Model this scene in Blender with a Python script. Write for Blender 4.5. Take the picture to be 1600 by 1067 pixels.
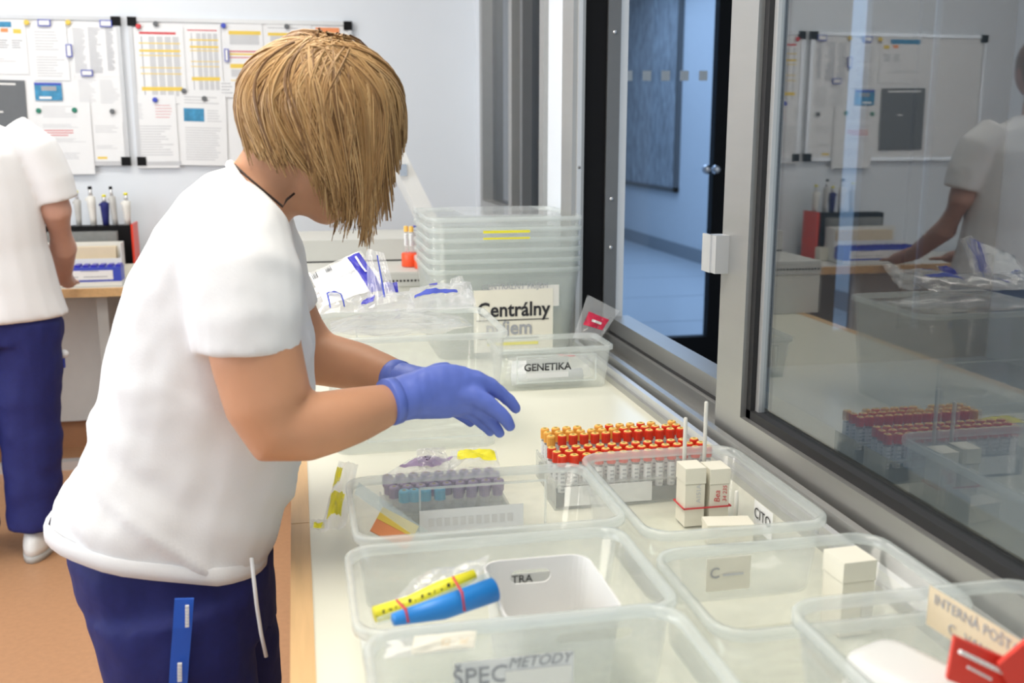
import bpy, math, random
from mathutils import Vector, Matrix, noise
random.seed(7)
S = bpy.context.scene
for o in list(bpy.data.objects): bpy.data.objects.remove(o)
COL = S.collection
# ---------------------------------------------------------------- camera
H = 1.35; FPX = 1600.0
PIT = math.atan((533.5-205)/FPX); YAW = math.atan((800-458)/FPX*math.cos(PIT))
cam = bpy.data.cameras.new('camera'); co = bpy.data.objects.new('camera', cam); COL.objects.link(co)
co.location = (0, 0, H); co.rotation_euler = (math.pi/2-PIT, 0, -YAW)
cam.sensor_width = 36; cam.lens = 36; cam.clip_start = .05
cam.dof.use_dof = True; cam.dof.focus_distance = 1.95; cam.dof.aperture_fstop = 4.5
S.camera = co
# ---------------------------------------------------------------- world, lights, exposure
w = bpy.data.worlds.new('world'); S.world = w; w.use_nodes = True
w.node_tree.nodes['Background'].inputs[0].default_value = (.80, .90, 1, 1)
w.node_tree.nodes['Background'].inputs[1].default_value = .75
S.view_settings.view_transform = 'Standard'; S.view_settings.look = 'None'
S.view_settings.exposure = 0.12; S.view_settings.gamma = 1
S.cycles.transparent_max_bounces = 48; S.cycles.max_bounces = 10
def area(name, loc, rot, sx, sy, power, col):
    l = bpy.data.lights.new(name, 'AREA'); l.shape = 'RECTANGLE'; l.size = sx; l.size_y = sy
    l.energy = power; l.color = col
    o = bpy.data.objects.new(name, l); COL.objects.link(o); o.location = loc; o.rotation_euler = rot
    return o
area('daylight_window_light', (-2.72, 1.7, 1.65), (0, -math.pi/2, 0), 1.3, 2.6, 54, (.90, .95, 1))
area('ceiling_lamp_light', (-.2, 1.3, 2.66), (0, 0, 0), .6, 2.0, 26, (1, .93, .80))
area('ceiling_lamp_light', (-.9, 3.5, 2.66), (0, 0, 0), 1.6, .5, 17, (1, .96, .90))
area('hall_daylight', (2.6, 8.6, 2.9), (0, 0, 0), 2.4, 6.0, 105, (.50, .70, 1))
area('hall_fill_light', (2.5, 2.6, 3.05), (0, 0, 0), 1.0, 2.0, 9, (.8, .9, 1))  # added fill without a fixture, brightens the privacy squares on the hall door
# ---------------------------------------------------------------- projection helpers
_fw = Vector((math.sin(YAW)*math.cos(PIT), math.cos(YAW)*math.cos(PIT), -math.sin(PIT)))
_rt = Vector((math.cos(YAW), -math.sin(YAW), 0)); _up = _rt.cross(_fw); _C = Vector((0, 0, H))
def _ray(x, y): return _fw+_rt*((x-800)/FPX)-_up*((y-533.5)/FPX)
def P(x, y, Y): r = _ray(x, y); return _C+r*(Y/r.y)        # on the plane Y
def PZ(x, y, z): r = _ray(x, y); return _C+r*((z-H)/r.z)   # on the plane z
def PX(x, y, X): r = _ray(x, y); return _C+r*(X/r.x)       # on the plane X
# ---------------------------------------------------------------- materials
M = {}
def mat(name, col, rough=.5, metal=0, noi=.05, scale=25, bump=0, emit=0, aniso=None, spec=.5, sss=0):
    m = bpy.data.materials.new(name); m.use_nodes = True; nt = m.node_tree; b = nt.nodes['Principled BSDF']
    b.inputs['Roughness'].default_value = rough; b.inputs['Metallic'].default_value = metal
    b.inputs['Specular IOR Level'].default_value = spec
    if sss:
        b.inputs['Subsurface Weight'].default_value = sss; b.inputs['Subsurface Radius'].default_value = (.02, .008, .004)
    tc = nt.nodes.new('ShaderNodeTexCoord'); mp = nt.nodes.new('ShaderNodeMapping')
    if aniso: mp.inputs['Scale'].default_value = aniso
    n = nt.nodes.new('ShaderNodeTexNoise'); n.inputs['Scale'].default_value = scale; n.inputs['Detail'].default_value = 4
    r = nt.nodes.new('ShaderNodeMixRGB')
    r.inputs[1].default_value = tuple(max(0, c*(1-noi*1.5)) for c in col)+(1,)
    r.inputs[2].default_value = tuple(min(1, c*(1+noi)) for c in col)+(1,)
    nt.links.new(tc.outputs['Object'], mp.inputs[0]); nt.links.new(mp.outputs[0], n.inputs[0])
    nt.links.new(n.outputs[0], r.inputs[0]); nt.links.new(r.outputs[0], b.inputs['Base Color'])
    if bump:
        bp = nt.nodes.new('ShaderNodeBump'); bp.inputs['Strength'].default_value = bump; bp.inputs['Distance'].default_value = .004
        nt.links.new(n.outputs[0], bp.inputs['Height']); nt.links.new(bp.outputs[0], b.inputs['Normal'])
    if emit:
        b.inputs['Emission Color'].default_value = tuple(col)+(1,); b.inputs['Emission Strength'].default_value = emit
    M[name] = m; return m
def gloss_factor(nt, base, k, ex):
    """schlick-like reflectance, the same from both sides of a thin wall"""
    lw = nt.nodes.new('ShaderNodeLayerWeight'); lw.inputs[0].default_value = .5
    p = nt.nodes.new('ShaderNodeMath'); p.operation = 'POWER'; p.inputs[1].default_value = ex; nt.links.new(lw.outputs['Facing'], p.inputs[0])
    a = nt.nodes.new('ShaderNodeMath'); a.operation = 'MULTIPLY_ADD'; a.inputs[1].default_value = k; a.inputs[2].default_value = base
    nt.links.new(p.outputs[0], a.inputs[0]); return a
def film(name, col, clear, rough=.12, gloss_k=.30, trl=.5):
    """clear or milky plastic: transparent, diffuse/translucent body and a fresnel gloss"""
    m = bpy.data.materials.new(name); m.use_nodes = True; nt = m.node_tree; nt.nodes.clear()
    N = nt.nodes.new; L = nt.links.new
    out = N('ShaderNodeOutputMaterial'); t = N('ShaderNodeBsdfTransparent'); d = N('ShaderNodeBsdfDiffuse')
    tr = N('ShaderNodeBsdfTranslucent'); g = N('ShaderNodeBsdfGlossy'); fr = gloss_factor(nt, .03, gloss_k, 3.5)
    nz = N('ShaderNodeTexNoise'); nz.inputs['Scale'].default_value = 12
    mm = N('ShaderNodeMath'); mm.operation = 'MULTIPLY_ADD'; mm.inputs[1].default_value = .10; mm.inputs[2].default_value = clear-.05
    L(nz.outputs[0], mm.inputs[0])
    for s in (d, tr): s.inputs[0].default_value = tuple(col)+(1,)
    t.inputs[0].default_value = tuple(1-(1-c)*.06 for c in col)+(1,)
    g.inputs[0].default_value = (1, 1, 1, 1); g.inputs['Roughness'].default_value = rough
    a = N('ShaderNodeMixShader'); a.inputs[0].default_value = trl; L(d.outputs[0], a.inputs[1]); L(tr.outputs[0], a.inputs[2])
    b = N('ShaderNodeMixShader'); L(mm.outputs[0], b.inputs[0]); L(a.outputs[0], b.inputs[1]); L(t.outputs[0], b.inputs[2])
    c = N('ShaderNodeMixShader'); L(fr.outputs[0], c.inputs[0]); L(b.outputs[0], c.inputs[1]); L(g.outputs[0], c.inputs[2])
    L(c.outputs[0], out.inputs[0]); M[name] = m; return m
mat('wall', (.74, .78, .83), .85, noi=.015, scale=6)
mat('wall_warm', (.62, .60, .57), .8, noi=.03)
mat('ceiling', (.85, .85, .84), .9)
mat('floor', (.50, .265, .135), .45, noi=.10, scale=60)
mat('skirting', (.40, .19, .09), .5)
mat('alu', (.44, .44, .43), .38, .75, noi=.04, scale=30, aniso=(1, .05, 1))
mat('alu_light', (.66, .67, .68), .35, .55, noi=.03)
mat('alu_dark', (.16, .165, .17), .4, .5)
mat('black', (.006, .006, .007), .5, spec=.15)
mat('rubber', (.015, .015, .017), .6)
mat('counter', (.80, .79, .66), .28, noi=.02, scale=4)
mat('wood', (.72, .46, .22), .45, noi=.12, scale=12, aniso=(8, .6, 8))
mat('white', (.80, .80, .78), .4, noi=.02)
mat('offwhite', (.74, .73, .68), .5, noi=.03)
mat('device', (.58, .58, .54), .5, noi=.02)
mat('grey', (.50, .50, .48), .5)
mat('dgrey', (.13, .14, .15), .5)
mat('paper', (.80, .81, .82), .8, noi=.02)
mat('paper_cream', (.80, .77, .66), .8, noi=.03)
mat('kraft', (.72, .60, .42), .8, noi=.04)
mat('ink', (.02, .02, .025), .7)
mat('ink_grey', (.36, .37, .40), .8)
mat('ink_pale', (.58, .59, .61), .8)
mat('ink_faint', (.70, .70, .70), .8)
mat('ink_red', (.62, .06, .07), .7)
mat('ink_blue', (.05, .08, .45), .7)
mat('ink_yellow', (.80, .58, .10), .7)
mat('ink_orange', (.85, .30, .12), .7)
mat('sea', (.05, .28, .50), .6, noi=.4, scale=40)
mat('yellow', (.86, .78, .03), .45)
mat('blue', (.02, .25, .72), .4)
mat('bag_blue', (.03, .03, .42), .35)
mat('red', (.78, .045, .015), .35)
mat('redcard', (.80, .05, .03), .5)
mat('cherry', (.62, .02, .07), .45)
mat('cap_top', (.90, .55, .12), .4)
mat('cap_amber', (.88, .42, .07), .4)
mat('cap_hole', (.30, .25, .05), .5)
mat('purple', (.36, .27, .43), .4)
mat('cyan', (.12, .50, .72), .4)
mat('magenta', (.5, .03, .25), .4)
mat('orange', (.85, .09, .02), .4)
mat('navy', (.010, .015, .135), .75, noi=.15, scale=90, bump=.15)
mat('lanyard', (.01, .10, .55), .5)
mat('shirt', (.84, .84, .85), .85, noi=.015, scale=300, bump=.08)
mat('skin', (.62, .31, .175), .5, noi=.08, scale=14, sss=.08)
mat('skin_fair', (.56, .31, .23), .5, noi=.07, scale=14, sss=.08)
mat('lips', (.50, .16, .13), .45)
mat('glove', (.135, .20, .66), .42, noi=.10, scale=40, bump=.25)
mat('cord', (.03, .012, .008), .6)
mat('hair_gold', (.46, .27, .105), .42, noi=.15)
mat('hair_tan', (.36, .20, .075), .42, noi=.15)
mat('hair_light', (.58, .37, .17), .42, noi=.15)
mat('hair_brown', (.20, .10, .035), .45, noi=.2)
mat('mag_green', (.02, .20, .13), .4)
mat('mag_blue', (.05, .08, .50), .4)
mat('tile', (.50, .54, .58), .25, noi=.05, scale=90)
mat('hallwall', (.62, .66, .70), .8)
mat('hallskirt', (.25, .28, .31), .6)
mat('art', (.30, .33, .36), .7, noi=.95, scale=9, aniso=(1, 3, .8))
mat('lamp', (1, .96, .88), .5, emit=2.2)
mat('chrome', (.7, .7, .72), .15, 1)
mat('brown_serum', (.16, .02, .02), .4)
film('tub', (.86, .90, .88), .84)
film('tub_rim', (.88, .93, .92), .66)
film('bag', (.93, .94, .96), .80, .10, .5)
film('tube', (.90, .92, .92), .74, .05)
film('rack_clear', (.75, .78, .76), .66, .1)
film('strip_glass', (.78, .90, .90), .74, .06)
def pane_mat(name, base, k, tint):
    m = bpy.data.materials.new(name); m.use_nodes = True; nt = m.node_tree; nt.nodes.clear(); N = nt.nodes.new
    out = N('ShaderNodeOutputMaterial'); t = N('ShaderNodeBsdfTransparent'); g = N('ShaderNodeBsdfGlossy'); f = gloss_factor(nt, base, k, 1.5)
    t.inputs[0].default_value = tint; g.inputs['Roughness'].default_value = .004
    nz = N('ShaderNodeTexNoise'); nz.inputs['Scale'].default_value = 3
    bp = N('ShaderNodeBump'); bp.inputs['Strength'].default_value = .004; nt.links.new(nz.outputs[0], bp.inputs['Height']); nt.links.new(bp.outputs[0], g.inputs['Normal'])
    x = N('ShaderNodeMixShader'); nt.links.new(f.outputs[0], x.inputs[0]); nt.links.new(t.outputs[0], x.inputs[1]); nt.links.new(g.outputs[0], x.inputs[2])
    nt.links.new(x.outputs[0], out.inputs[0]); M[name] = m
pane_mat('pane', .06, .42, (.74, .77, .77, 1)); pane_mat('pane_thin', .02, .10, (.92, .95, .98, 1))
pane_mat('pane_dark', .08, .5, (.45, .52, .60, 1))
# ---------------------------------------------------------------- mesh builder
class MB:
    def __init__(s): s.v = []; s.f = []; s.m = []
    def face(s, pts, mi=0):
        b = len(s.v); s.v += [tuple(p) for p in pts]; s.f.append(list(range(b, b+len(pts)))); s.m.append(mi); return s
    def box(s, x0, x1, y0, y1, z0, z1, mi=0, T=None):
        b = len(s.v)
        q = [Vector((x, y, z)) for z in (z0, z1) for x, y in ((x0, y0), (x1, y0), (x1, y1), (x0, y1))]
        s.v += [tuple(T @ p if T else p) for p in q]
        for f in ((0, 3, 2, 1), (4, 5, 6, 7), (0, 1, 5, 4), (1, 2, 6, 5), (2, 3, 7, 6), (3, 0, 4, 7)):
            s.f.append([b+i for i in f]); s.m.append(mi)
        return s
    def loft(s, rings, mi=0, caps=(True, True)):
        n = len(rings[0]); b = len(s.v)
        for r in rings: s.v += [tuple(p) for p in r]
        for i in range(len(rings)-1):
            for j in range(n):
                k = (j+1) % n
                s.f.append([b+i*n+j, b+i*n+k, b+(i+1)*n+k, b+(i+1)*n+j]); s.m.append(mi)
        if caps[0]: s.f.append([b+j for j in reversed(range(n))]); s.m.append(mi)
        if caps[1]: s.f.append([b+(len(rings)-1)*n+j for j in range(n)]); s.m.append(mi)
        return s
    def cyl(s, x, y, prof, n=12, mi=0, caps=(True, True)):
        """lathe about a vertical axis: prof is [(z, r), ...]"""
        return s.loft([[(x+r*math.cos(2*math.pi*j/n), y+r*math.sin(2*math.pi*j/n), z) for j in range(n)] for z, r in prof], mi, caps)
    def limb(s, pts, rad, n=14, mi=0):
        """tube through pts; rad is r or (across, up) for each point"""
        pts = [Vector(p) for p in pts]; rings = []
        for i, p in enumerate(pts):
            t = (pts[min(i+1, len(pts)-1)]-pts[max(i-1, 0)]).normalized()
            a = t.cross(Vector((0, 0, 1)))
            if a.length < .15: a = t.cross(Vector((1, 0, 0))) if abs(t.x) < .9 else Vector((0, 1, 0))
            if abs(t.z) > .6:
                a = Vector((0, -1, 0))-t*t.dot(Vector((0, -1, 0)))
            a.normalize(); c = a.cross(t).normalized(); r = rad[i]
            ra, rc = r if isinstance(r, tuple) else (r, r)
            rings.append([p+a*(ra*math.cos(2*math.pi*j/n))+c*(rc*math.sin(2*math.pi*j/n)) for j in range(n)])
        return s.loft(rings, mi)
    def ball(s, c, r, T=None, mi=0, n=14, k=9):
        c = Vector(c); r = (r, r, r) if not isinstance(r, tuple) else r; rings = []
        for i in range(k+1):
            th = math.pi*(.02+.96*i/k)
            rings.append([])
            for j in range(n):
                p = Vector((r[0]*math.sin(th)*math.cos(2*math.pi*j/n), r[1]*math.sin(th)*math.sin(2*math.pi*j/n), -r[2]*math.cos(th)))
                rings[-1].append((T @ (c+p)) if T else c+p)
        return s.loft(rings, mi)
    def mesh(s, name, mats, smooth=False):
        me = bpy.data.meshes.new(name); me.from_pydata(s.v, [], s.f)
        for m in (mats if isinstance(mats, (list, tuple)) else [mats]): me.materials.append(M[m])
        me.polygons.foreach_set('material_index', s.m)
        if smooth: me.polygons.foreach_set('use_smooth', [True]*len(s.f))
        me.update(); return me
    def build(s, name, mats, parent=None, smooth=False, loc=None, rz=0):
        return link(name, s.mesh(name, mats, smooth), parent, loc, rz)
def link(name, me, parent=None, loc=None, rz=0):
    o = bpy.data.objects.new(name, me); COL.objects.link(o); o.parent = parent
    if loc: o.location = loc
    if rz: o.rotation_euler.z = rz
    return o
def tag(o, label=None, cat=None, group=None, kind=None):
    for k, v in (('label', label), ('category', cat), ('group', group), ('kind', kind)):
        if v: o[k] = v
    return o
def empty(name, loc, label, cat, group=None, rz=0):
    o = bpy.data.objects.new(name, None); COL.objects.link(o); o.location = loc; o.rotation_euler.z = rz; o.empty_display_size = .05
    return tag(o, label, cat, group)
def struct(o): o['kind'] = 'structure'; return o
def bx(name, m, x0, x1, y0, y1, z0, z1, parent=None): return MB().box(x0, x1, y0, y1, z0, z1).build(name, m, parent)
def remesh(mb, voxel, it=4, f=.5):
    o = mb.build('temp', 'white'); m = o.modifiers.new('r', 'REMESH'); m.mode = 'VOXEL'; m.voxel_size = voxel
    if it: k = o.modifiers.new('s', 'SMOOTH'); k.iterations = it; k.factor = f
    dg = bpy.context.evaluated_depsgraph_get(); dg.update()
    me = bpy.data.meshes.new_from_object(o.evaluated_get(dg)); bpy.data.objects.remove(o); return me
def cut(o, mb):
    """cut the shape mb (in o's own space) out of o"""
    c = mb.build('temp', 'white', o); m = o.modifiers.new('b', 'BOOLEAN'); m.operation = 'DIFFERENCE'; m.solver = 'EXACT'; m.object = c
    dg = bpy.context.evaluated_depsgraph_get(); dg.update()
    me = bpy.data.meshes.new_from_object(o.evaluated_get(dg)); o.modifiers.clear(); o.data = me; me.polygons.foreach_set('use_smooth', [False]*len(me.polygons)); bpy.data.objects.remove(c)
def finish(me, name, m, parent, disp=None):
    me.materials.clear(); me.materials.append(M[m]); me.name = name
    if disp:
        ns = [v.normal.copy() for v in me.vertices]
        for v, n in zip(me.vertices, ns): v.co += n*disp(v.co)
    me.polygons.foreach_set('use_smooth', [True]*len(me.polygons)); me.polygons.foreach_set('material_index', [0]*len(me.polygons))
    me.update(); return link(name, me, parent)
def text(body, size, T, m, parent, name='lettering', bold=0, align='CENTER', sx=1, shear=0):
    """flat printed lettering as a thin mesh; T maps text x,y,z to the parent's space"""
    c = bpy.data.curves.new('t', 'FONT'); c.body = body; c.size = size; c.align_x = align; c.align_y = 'CENTER'
    c.offset = bold; c.extrude = .0001; c.shear = shear; c.resolution_u = 3
    o = bpy.data.objects.new('t', c); COL.objects.link(o)
    dg = bpy.context.evaluated_depsgraph_get(); dg.update()
    me = bpy.data.meshes.new_from_object(o.evaluated_get(dg)); bpy.data.objects.remove(o); bpy.data.curves.remove(c)
    me.transform(T @ Matrix.Diagonal((sx, 1, 1, 1))); me.materials.clear(); me.materials.append(M[m]); me.name = name
    return link(name, me, parent)
def frame(origin, ex, ey):
    """matrix with text x along ex, y along ey"""
    ex = Vector(ex).normalized(); ey = Vector(ey); ey = (ey-ex*ex.dot(ey)).normalized(); ez = ex.cross(ey)
    m = Matrix((ex, ey, ez)).transposed().to_4x4(); m.translation = Vector(origin); return m
FRONT = lambda x, y, z: frame((x, y, z), (1, 0, 0), (0, 0, 1))    # faces the camera side (-Y)
ZC = .72; WY = 4.6; WX = .80
# ================================================================ the setting
struct(bx('floor', 'floor', -2.8, .95, -1.5, WY+.1, -.1, 0))
struct(bx('wall_back', 'wall', -2.8, .96, WY, WY+.1, 0, 2.75))
wl = struct(MB().box(-2.9, -2.8, -1.5, .3, 0, 2.75).box(-2.9, -2.8, 3.1, WY+.1, 0, 2.75).box(-2.9, -2.8, .3, 3.1, 0, .95).box(-2.9, -2.8, .3, 3.1, 2.35, 2.75).build('wall_left', 'wall'))
struct(bx('ceiling', 'ceiling', -2.9, .96, -1.5, WY+.1, 2.75, 2.85))
struct(bx('baseboard_back', 'skirting', -2.8, .78, WY-.012, WY, 0, .116))
w3 = struct(MB().box(-2.86, -2.82, .3, .36, .95, 2.35).box(-2.86, -2.82, 3.04, 3.1, .95, 2.35).box(-2.86, -2.82, .3, 3.1, .95, 1.01).box(-2.86, -2.82, .3, 3.1, 2.29, 2.35).box(-2.86, -2.82, 1.67, 1.73, .95, 2.35).build('window_3', 'white'))
for i in range(26):
    MB().box(-2.80, -2.765, .36, 3.04, 0, .002, T=Matrix.Translation((0, 0, 1.62+i*.026))).build('blind_slat', 'white', w3)
# partition wall with windows, seen along its length
struct(MB().box(WX, .95, -.8, 2.86, 0, .70).box(WX, .95, 2.95, 3.26, 0, 2.75).box(WX, .95, 3.26, WY, 0, 1.0).box(WX, .95, 4.42, WY, 1.0, 2.75)
       .box(WX, .95, -.8, 3.0, 2.45, 2.75).box(WX, .95, 3.26, 4.42, 2.45, 2.75).build('wall_right', 'wall'))
w2 = struct(MB().box(.785, .90, 3.26, 3.32, 1.0, 2.45).box(.785, .90, 4.36, 4.42, 1.0, 2.45).box(.785, .90, 3.32, 4.36, 1.0, 1.06).box(.785, .90, 3.32, 4.36, 2.39, 2.45).build('window_2', 'alu'))
bx('pane', 'pane_dark', .83, .84, 3.32, 4.36, 1.06, 2.39, w2)
bx('mullion', 'alu_dark', .795, .87, 3.62, 3.66, 1.06, 2.39, w2); bx('mullion', 'alu', .79, .87, 3.78, 3.84, 1.06, 2.39, w2)
# main sliding window
w1 = struct(MB().box(.765, .95, -.8, 2.86, .70, .735).build('window_1', 'alu'))
bx('track_rail', 'alu_light', .775, .787, -.8, 2.84, .735, .752, w1); bx('track_rail', 'alu', .80, .815, -.8, 2.84, .735, .765, w1)
bx('track_gap', 'rubber', .815, .828, -.8, 2.84, .735, .741, w1); bx('track_rail', 'alu', .872, .884, -.8, 2.84, .735, .77, w1)
bx('track_gap', 'rubber', .884, .89, -.8, 2.84, .735, .775, w1)
bx('outer_frame', 'alu', .89, .95, -.8, 2.86, .735, .815, w1)
bx('jamb_strip', 'alu', .765, .80, 2.83, 2.95, .735, 2.45, w1); bx('jamb_channel', 'black', .80, .868, 2.85, 2.95, .735, 2.45, w1)
bx('jamb_post', 'alu_dark', .868, .905, 2.84, 2.95, .735, 2.45, w1); bx('jamb_edge', 'alu_light', .905, .93, 2.85, 2.95, .735, 2.45, w1)
bx('jamb_ridge', 'alu_light', .778, .79, 2.822, 2.83, .735, 2.45, w1)
for z in (1.02, 1.62, 1.16): MB().ball((.886, 2.838, z), (.006, .004, .006)).build('screw', 'chrome', w1, True)
for z in (1.25, 1.72): MB().ball((.784, 2.82, z), (.004, .003, .004)).build('screw', 'alu_dark', w1, True)
sash = MB().box(.828, .87, 1.79, 1.91, .738, 2.42).box(.828, .87, -.6, 1.79, .738, .805).box(.828, .87, -.6, 1.79, 2.34, 2.42).build('sliding_sash', 'alu', w1)
bx('gasket', 'rubber', .84, .866, 1.772, 1.79, .805, 2.34, sash); bx('gasket', 'rubber', .84, .866, -.6, 1.79, .805, .822, sash)
bx('spacer', 'alu_light', .850, .862, 1.757, 1.772, .822, 2.34, sash)
bx('glass_pane', 'pane', .857, .861, -.6, 1.772, .81, 2.34, sash)
hd = MB().box(.80, .828, 1.875, 1.915, 1.075, 1.15).box(.796, .803, 1.895, 1.935, 1.075, 1.15).build('pull_handle', 'alu_light', sash)
# hall beyond the window
struct(bx('floor_hall', 'tile', .95, 4.1, -.8, 16, -.1, 0)); struct(bx('wall_hall', 'hallwall', 4.1, 4.2, -.8, 16, 0, 3.1))
struct(bx('wall_hall_end', 'hallwall', .95, 4.1, 16, 16.1, 0, 3.1)); struct(bx('wall_hall_side', 'hallwall', .85, .95, WY, 16, 0, 3.1))
struct(bx('ceiling_hall', 'ceiling', .95, 4.1, -.8, 16, 3.1, 3.2)); struct(bx('baseboard_hall', 'hallskirt', 4.08, 4.1, 5.5, 16, 0, .14))
for i in range(9): struct(bx('trim_%d' % (i+1), 'hallskirt', .95, 4.08, 5.8+i*1.1, 5.808+i*1.1, 0, .0012))
DY = 5.4
d1 = struct(MB().box(2.27, 2.42, DY, DY+.06, 0, 3.0).box(1.02, 2.27, DY, DY+.06, 0, .2).box(.96, 1.04, DY, DY+.06, 0, 3.0).box(1.04, 2.27, DY, DY+.06, 2.5, 3.0).build('door_1', 'black'))
bx('glass_pane', 'pane_thin', 1.04, 2.27, DY+.025, DY+.033, .2, 2.5, d1)
for i in range(7):
    c = P(983+i*29.5, 118, DY); bx('privacy_square', 'white', c.x-.024, c.x+.024, DY+.018, DY+.024, c.z-.026, c.z+.026, d1)
for sx in (0, .07):
    c = P(1105+sx*220, 265, DY-.05); MB().ball((c.x, DY-.04, c.z), .026).box(c.x-.008, c.x+.008, DY-.03, DY, c.z-.008, c.z+.008).build('door_knob', 'chrome', d1, True)
# dark glazed screen beside the door with narrow lit gaps
gaps = [(1196, 1212), (1308, 1338), (1408, 1414), (1432, 1442)]
xs = [2.42]
sc = MB()
for a, b in gaps:
    xa, xb = P(a, 400, DY).x, P(b, 400, DY).x; sc.box(xs[-1], xa, DY, DY+.06, 0, 3.0).box(xa, xb, DY, DY+.06, 0, .2); xs.append(xb)
sc.box(xs[-1], 4.09, DY, DY+.06, 0, 3.0); scr = struct(sc.build('wall_hall_screen', 'dgrey'))
pc = [PX(984, 278, 4.08), PX(1055, 296, 4.08)]
art = tag(bx('wall_picture', 'art', 4.06, 4.098, pc[1].y, pc[0].y+1.0, pc[1].z+.02, 2.9), 'large dark abstract picture on the blue hall wall beyond the glass door', 'picture')
MB().box(4.05, 4.098, pc[1].y-.06, pc[1].y, pc[1].z-.03, 2.95).box(4.05, 4.098, pc[1].y-.06, pc[0].y+1, pc[1].z-.03, pc[1].z+.02).build('picture_frame', 'alu_dark', art)
# ceiling lamps
for x, y, sx, sy, lb in ((-.2, 1.3, .6, 2.0, 'long ceiling lamp above the sorting counter'), (-.9, 3.5, 1.6, .5, 'ceiling lamp above the desk by the whiteboards')):
    r = tag(MB().box(-sx/2-.03, sx/2+.03, -sy/2-.03, sy/2+.03, 2.70, 2.75).build('ceiling_lamp', 'white', loc=(x, y, 0)), lb, 'lamp')
    MB().box(-sx/2, sx/2, -sy/2, sy/2, 2.69, 2.70).build('diffuser', 'lamp', r)
# ================================================================ furniture
ct = empty('sorting_counter', (0, 1.6, 0), 'long pale counter with wooden edge running below the sliding window', 'counter')
def cbox(name, m, *a): o = bx(name, m, *a); o.parent = ct; o.matrix_parent_inverse = Matrix.Translation((0, -1.6, 0)); return o
cbox('worktop', 'counter', 0, .765, .2, 4.0, .685, ZC)
cbox('wooden_edge', 'wood', -.030, 0, .2, 1.62, .67, ZC+.001); cbox('wooden_edge', 'wood', -.030, 0, 1.622, 4.0, .67, ZC+.001)
cbox('side_panel', 'grey', .02, .74, .22, .25, 0, .685); cbox('side_panel', 'grey', .02, .74, 3.9, 3.93, 0, .685); cbox('back_panel', 'white', .70, .74, .25, 3.9, .1, .685)
pd = empty('drawer_pedestal', (.2, 2.3, 0), 'white rolling drawer pedestal under the counter behind the woman', 'cabinet')
MB().box(-.20, .25, 0, .5, .44-.34, .66).build('carcass', 'white', pd); 
for i in range(3): f = MB().box(-.222, -.202, .01, .49, .11+i*.18, .28+i*.18).build('drawer_front', 'white', pd)
for x, y in ((-.15, .05), (-.15, .45), (.2, .05), (.2, .45)): MB().limb([(x, y-.015, .045), (x, y+.015, .045)], [.045, .045]).box(x-.01, x+.01, y-.02, y+.02, .05, .105).build('caster', 'rubber', pd)
dk = empty('lab_desk', (-1.5, 4.36, 0), 'wood-edged desk along the back wall under the whiteboards', 'desk')
T0 = Matrix.Translation((1.5, -4.36, 0))
def dbox(name, m, *a): o = MB().box(*a, T=T0).build(name, m, dk); return o
dbox('desk_top', 'offwhite', -2.7, .0, 4.14, WY-.02, .735, .76); dbox('wooden_edge', 'wood', -2.7, .0, 4.12, 4.14, .728, .761)
dbox('modesty_panel', 'wall_warm', -2.6, -.80, 4.54, 4.56, .13, .735); dbox('side_panel', 'grey', -.78, -.74, 4.2, 4.56, .03, .735)
dbox('foot_rail', 'alu_light', -1.5, -.74, 4.26, 4.31, 0, .035); dbox('cross_bar', 'grey', -2.6, -.80, 4.53, 4.54, .66, .735)
# ================================================================ plastic tubs
def rrect(wd, ln, r, z, n=5):
    pts = []
    for cx, cy, a0 in ((wd/2-r, ln/2-r, 0), (-wd/2+r, ln/2-r, 90), (-wd/2+r, -ln/2+r, 180), (wd/2-r, -ln/2+r, 270)):
        for i in range(n+1):
            a = math.radians(a0+90*i/n); pts.append((cx+r*math.cos(a), cy+r*math.sin(a), z))
    return pts
def tub(name, x0, x1, y0, y1, h, label, cat='tub', group=None, z=ZC+.001, taper=.03, r=.03, m='tub', rim='tub_rim', rz=0, wall=.002):
    wd, ln = x1-x0, y1-y0
    e = empty(name, ((x0+x1)/2, (y0+y1)/2, z), label, cat, group, rz)
    W, Ln = wd-.012, ln-.012; t = taper; q = wall
    b = MB().loft([rrect(W-t, Ln-t, r, 0), rrect(W, Ln, r, h-.010), rrect(W-2*q, Ln-2*q, r, h-.010), rrect(W-t-2*q, Ln-t-2*q, r, q)])
    b.build('body', m, e, True)
    MB().loft([rrect(W-.001, Ln-.001, r, h-.013), rrect(wd, ln, r+.004, h-.012), rrect(wd, ln, r+.004, h-.002), rrect(wd-.003, ln-.003, r+.003, h), rrect(W-2*q, Ln-2*q, r, h), rrect(W-2*q-.001, Ln-2*q-.001, r, h-.013)], caps=(False, False)).build('rim', rim, e, True)
    return e
def ribframe(e, x0, x1, z0, z1, y):
    b = MB(); s = .0016
    b.box(x0, x1, y-s, y+s, z1-s, z1+s).box(x0, x1, y-s, y+s, z0-s, z0+s).box(x0-s, x0+s, y-s, y+s, z0, z1).box(x1-s, x1+s, y-s, y+s, z0, z1)
    return b.build('label_frame', 'tub_rim', e)
def sheet(name, wd, hg, T, m, parent):
    return MB().box(-wd/2, wd/2, -hg/2, hg/2, -.0004, 0, T=T).build(name, m, parent)
# A bag tub
A = tub('storage_tub', .035, .405, 1.945, 2.26, .24, 'large clear tub heaped with bags marked in blue, behind the gloved hands', taper=.035)
ribframe(A, -.10, .13, .03, .13, -.152); ribframe(A, -.10, .10, .20-.03, .205, .15)
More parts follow.
